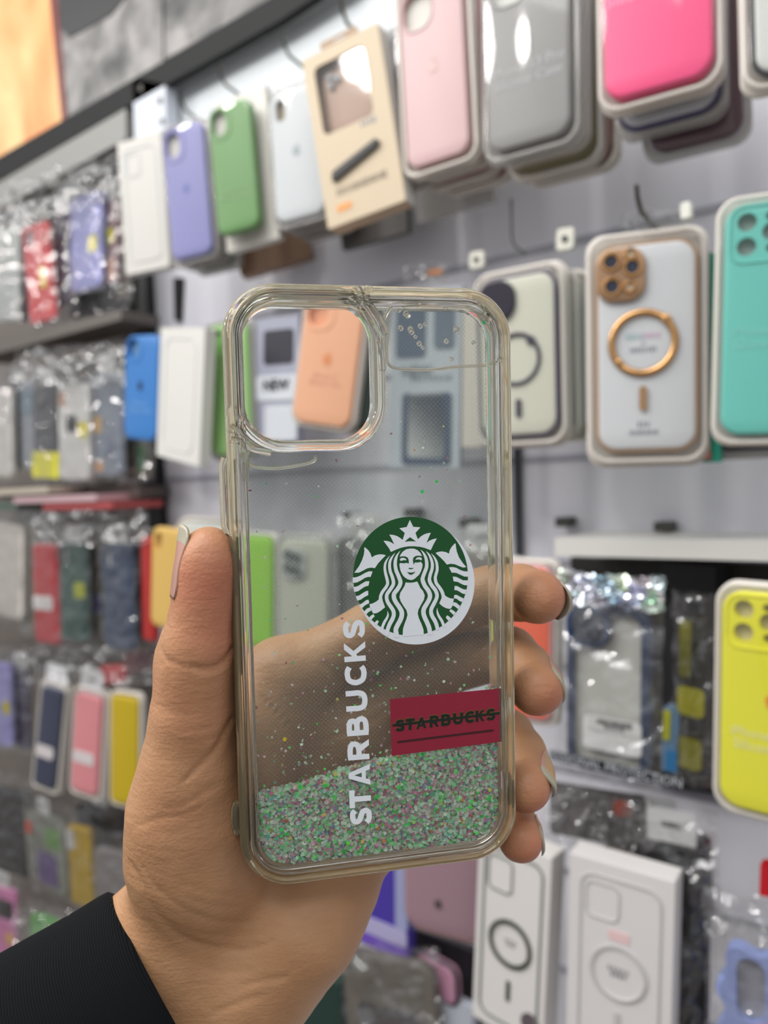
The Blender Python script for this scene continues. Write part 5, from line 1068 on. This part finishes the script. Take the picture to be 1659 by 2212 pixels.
def nail(c, axis, nrm, W, L, free, lift=.0005, free_len=.0022):
    """curved nail plate laid on the finger; c = middle of the plate, W width, L length, free = share that is free edge"""
    axis = axis / np.linalg.norm(axis); nrm = nrm - axis * nrm.dot(axis); nrm /= np.linalg.norm(nrm); side = np.cross(axis, nrm); b0 = len(V_all); nu, nv = 16, 22
    H = np.full((nv + 1, nu + 1), np.nan); UV = np.zeros((nv + 1, nu + 1, 2))
    for j in range(nv + 1):
        for i in range(nu + 1):
            s_ = j / nv - .5; t = i / nu * 2 - 1; ww = W * (1 - .30 * max(0, -s_ * 2 - .55) ** 2 * 4 - .12 * max(0, s_ * 2 - .5) ** 2 * 4)
            u = math.sin(t * 1.15) / math.sin(1.15) * ww / 2; v = s_ * L - (max(0, s_) * 2) ** 2 * t * t * .14 * L; UV[j, i] = (u, v)
            if (j / nv) <= 1 - free * .8:
                h = .014
                while h > -.012:
                    if fsample(c + axis * v + side * u + nrm * h) < 0: H[j, i] = h; break
                    h -= .00025
    ref = np.nanmax(H)
    for i in range(nu + 1):                                     # bend missing edges like the rest of the plate
        t = i / nu * 2 - 1
        for j in range(nv + 1):
            lim = ref - (t * t) * W * .34
            if not np.isnan(H[j, i]): H[j, i] = max(H[j, i], lim - .0012)
            elif j and not np.isnan(H[j - 1, i]): H[j, i] = H[j - 1, i] - .00004
            else: H[j, i] = lim
    for _ in range(6):
        K_ = H.copy(); K_[1:-1] = (H[:-2] + 2 * H[1:-1] + H[2:]) / 4; H = K_; K_ = H.copy(); K_[:, 1:-1] = (H[:, :-2] + 2 * H[:, 1:-1] + H[:, 2:]) / 4; H = K_
    for lay in (0, 1):
        for j in range(nv + 1):
            for i in range(nu + 1):
                p = c + axis * UV[j, i, 1] + side * UV[j, i, 0] + nrm * (H[j, i] + lift - lay * .0008); V_all.append(tuple(CAM + M @ p)); RD.append(0)
    st = (nu + 1) * (nv + 1)
    for j in range(nv):
        for i in range(nu):
            a = b0 + j * (nu + 1) + i; q = (a, a + 1, a + nu + 2, a + nu + 1); m_ = 2 if (j + .5) / nv > 1 - free else 1
            F_all.append(q); mi.append(m_); F_all.append(tuple(x + st for x in q[::-1])); mi.append(m_)
    for i in range(nu):
        a = b0 + i; F_all.append((a + 1, a, a + st, a + st + 1)); mi.append(1); a = b0 + nv * (nu + 1) + i; F_all.append((a, a + 1, a + st + 1, a + st)); mi.append(2)
    for j in range(nv):
        for a, f_ in ((b0 + j * (nu + 1), 0), (b0 + j * (nu + 1) + nu, 1)):
            q = (a, a + nu + 1, a + nu + 1 + st, a + st); F_all.append(q if not f_ else q[::-1]); mi.append(2 if (j + .5) / nv > 1 - free else 1)
nail(hp(424, 1213, .2195), np.array([.10, -1, 0]), np.array([-.84, 0, -.54]), .0128, .0205, .22)
nail(hp(1200, 1295, .2435), np.array([.32, .06, -.95]), np.array([.93, -.12, -.30]), .0112, .0130, .30)
nail(hp(1190, 1478, .2460), np.array([-.12, .25, -.95]), np.array([.70, -.52, -.46]), .0115, .0135, .26)
nail(hp(1166, 1684, .2480), np.array([-.12, .25, -.95]), np.array([.72, -.48, -.46]), .0110, .0130, .26)
nail(hp(1150, 1812, .2500), np.array([-.10, .22, -.95]), np.array([.78, -.44, -.42]), .0092, .0115, .28)
hand = mesh_obj('person', V_all, F_all, None, None, True, [skin, NAIL, NTIP], mi)
ca = hand.data.attributes.new('flush', 'FLOAT', 'POINT'); ca.data.foreach_set('value', np.array(RD, np.float32))
tag(hand, 'bare left hand of a person gripping the clear glitter case from behind', 'person')
# sleeve ---------------------------------------------------------------------
def sleeve():
    b = MB(); a = hp(352, 2150, .249); e = hp(-420, 2760, .205); ax = (e - a) / np.linalg.norm(e - a)
    up = np.array([.52, .85, 0.0]); up -= ax * up.dot(ax); up /= np.linalg.norm(up); dp = np.cross(ax, up); L = []; N = 72
    prof = [(0.004, .925), (-.0006, .93), (-.0016, .965), (-.0006, 1.0), (.002, 1.012), (.012, 1.03), (.03, 1.09), (.055, 1.17), (.085, 1.24), (.12, 1.3), (.17, 1.36)]
    for s_, k in [(.03, .88), (.012, .90)] + prof:
        L.append([tuple(CAM + M @ (a + ax * s_ + up * .0372 * k * math.cos(t) + dp * .0315 * k * math.sin(t))) for t in [2 * math.pi * i / N for i in range(N)]])
    b.loops(L)
    m = bpy.data.materials.new('black_knit'); m.use_nodes = True; nt = m.node_tree; p = nt.nodes['Principled BSDF']; p.inputs['Base Color'].default_value = lin((13, 15, 18)); p.inputs['Roughness'].default_value = .9; p.inputs['Specular IOR Level'].default_value = .15
    pass
    tc = nt.nodes.new('ShaderNodeTexCoord'); w = nt.nodes.new('ShaderNodeTexWave'); w.inputs['Scale'].default_value = 520; w.inputs['Distortion'].default_value = 1.2; w.bands_direction = 'DIAGONAL'; nt.links.new(tc.outputs['Object'], w.inputs['Vector'])
    bp = nt.nodes.new('ShaderNodeBump'); bp.inputs['Strength'].default_value = .5; bp.inputs['Distance'].default_value = .0005; nt.links.new(w.outputs['Fac'], bp.inputs['Height']); nt.links.new(bp.outputs['Normal'], p.inputs['Normal'])
    o = b.build('sleeve', m, hand, True); o['label'] = 'black knitted sleeve cuff'
sleeve()
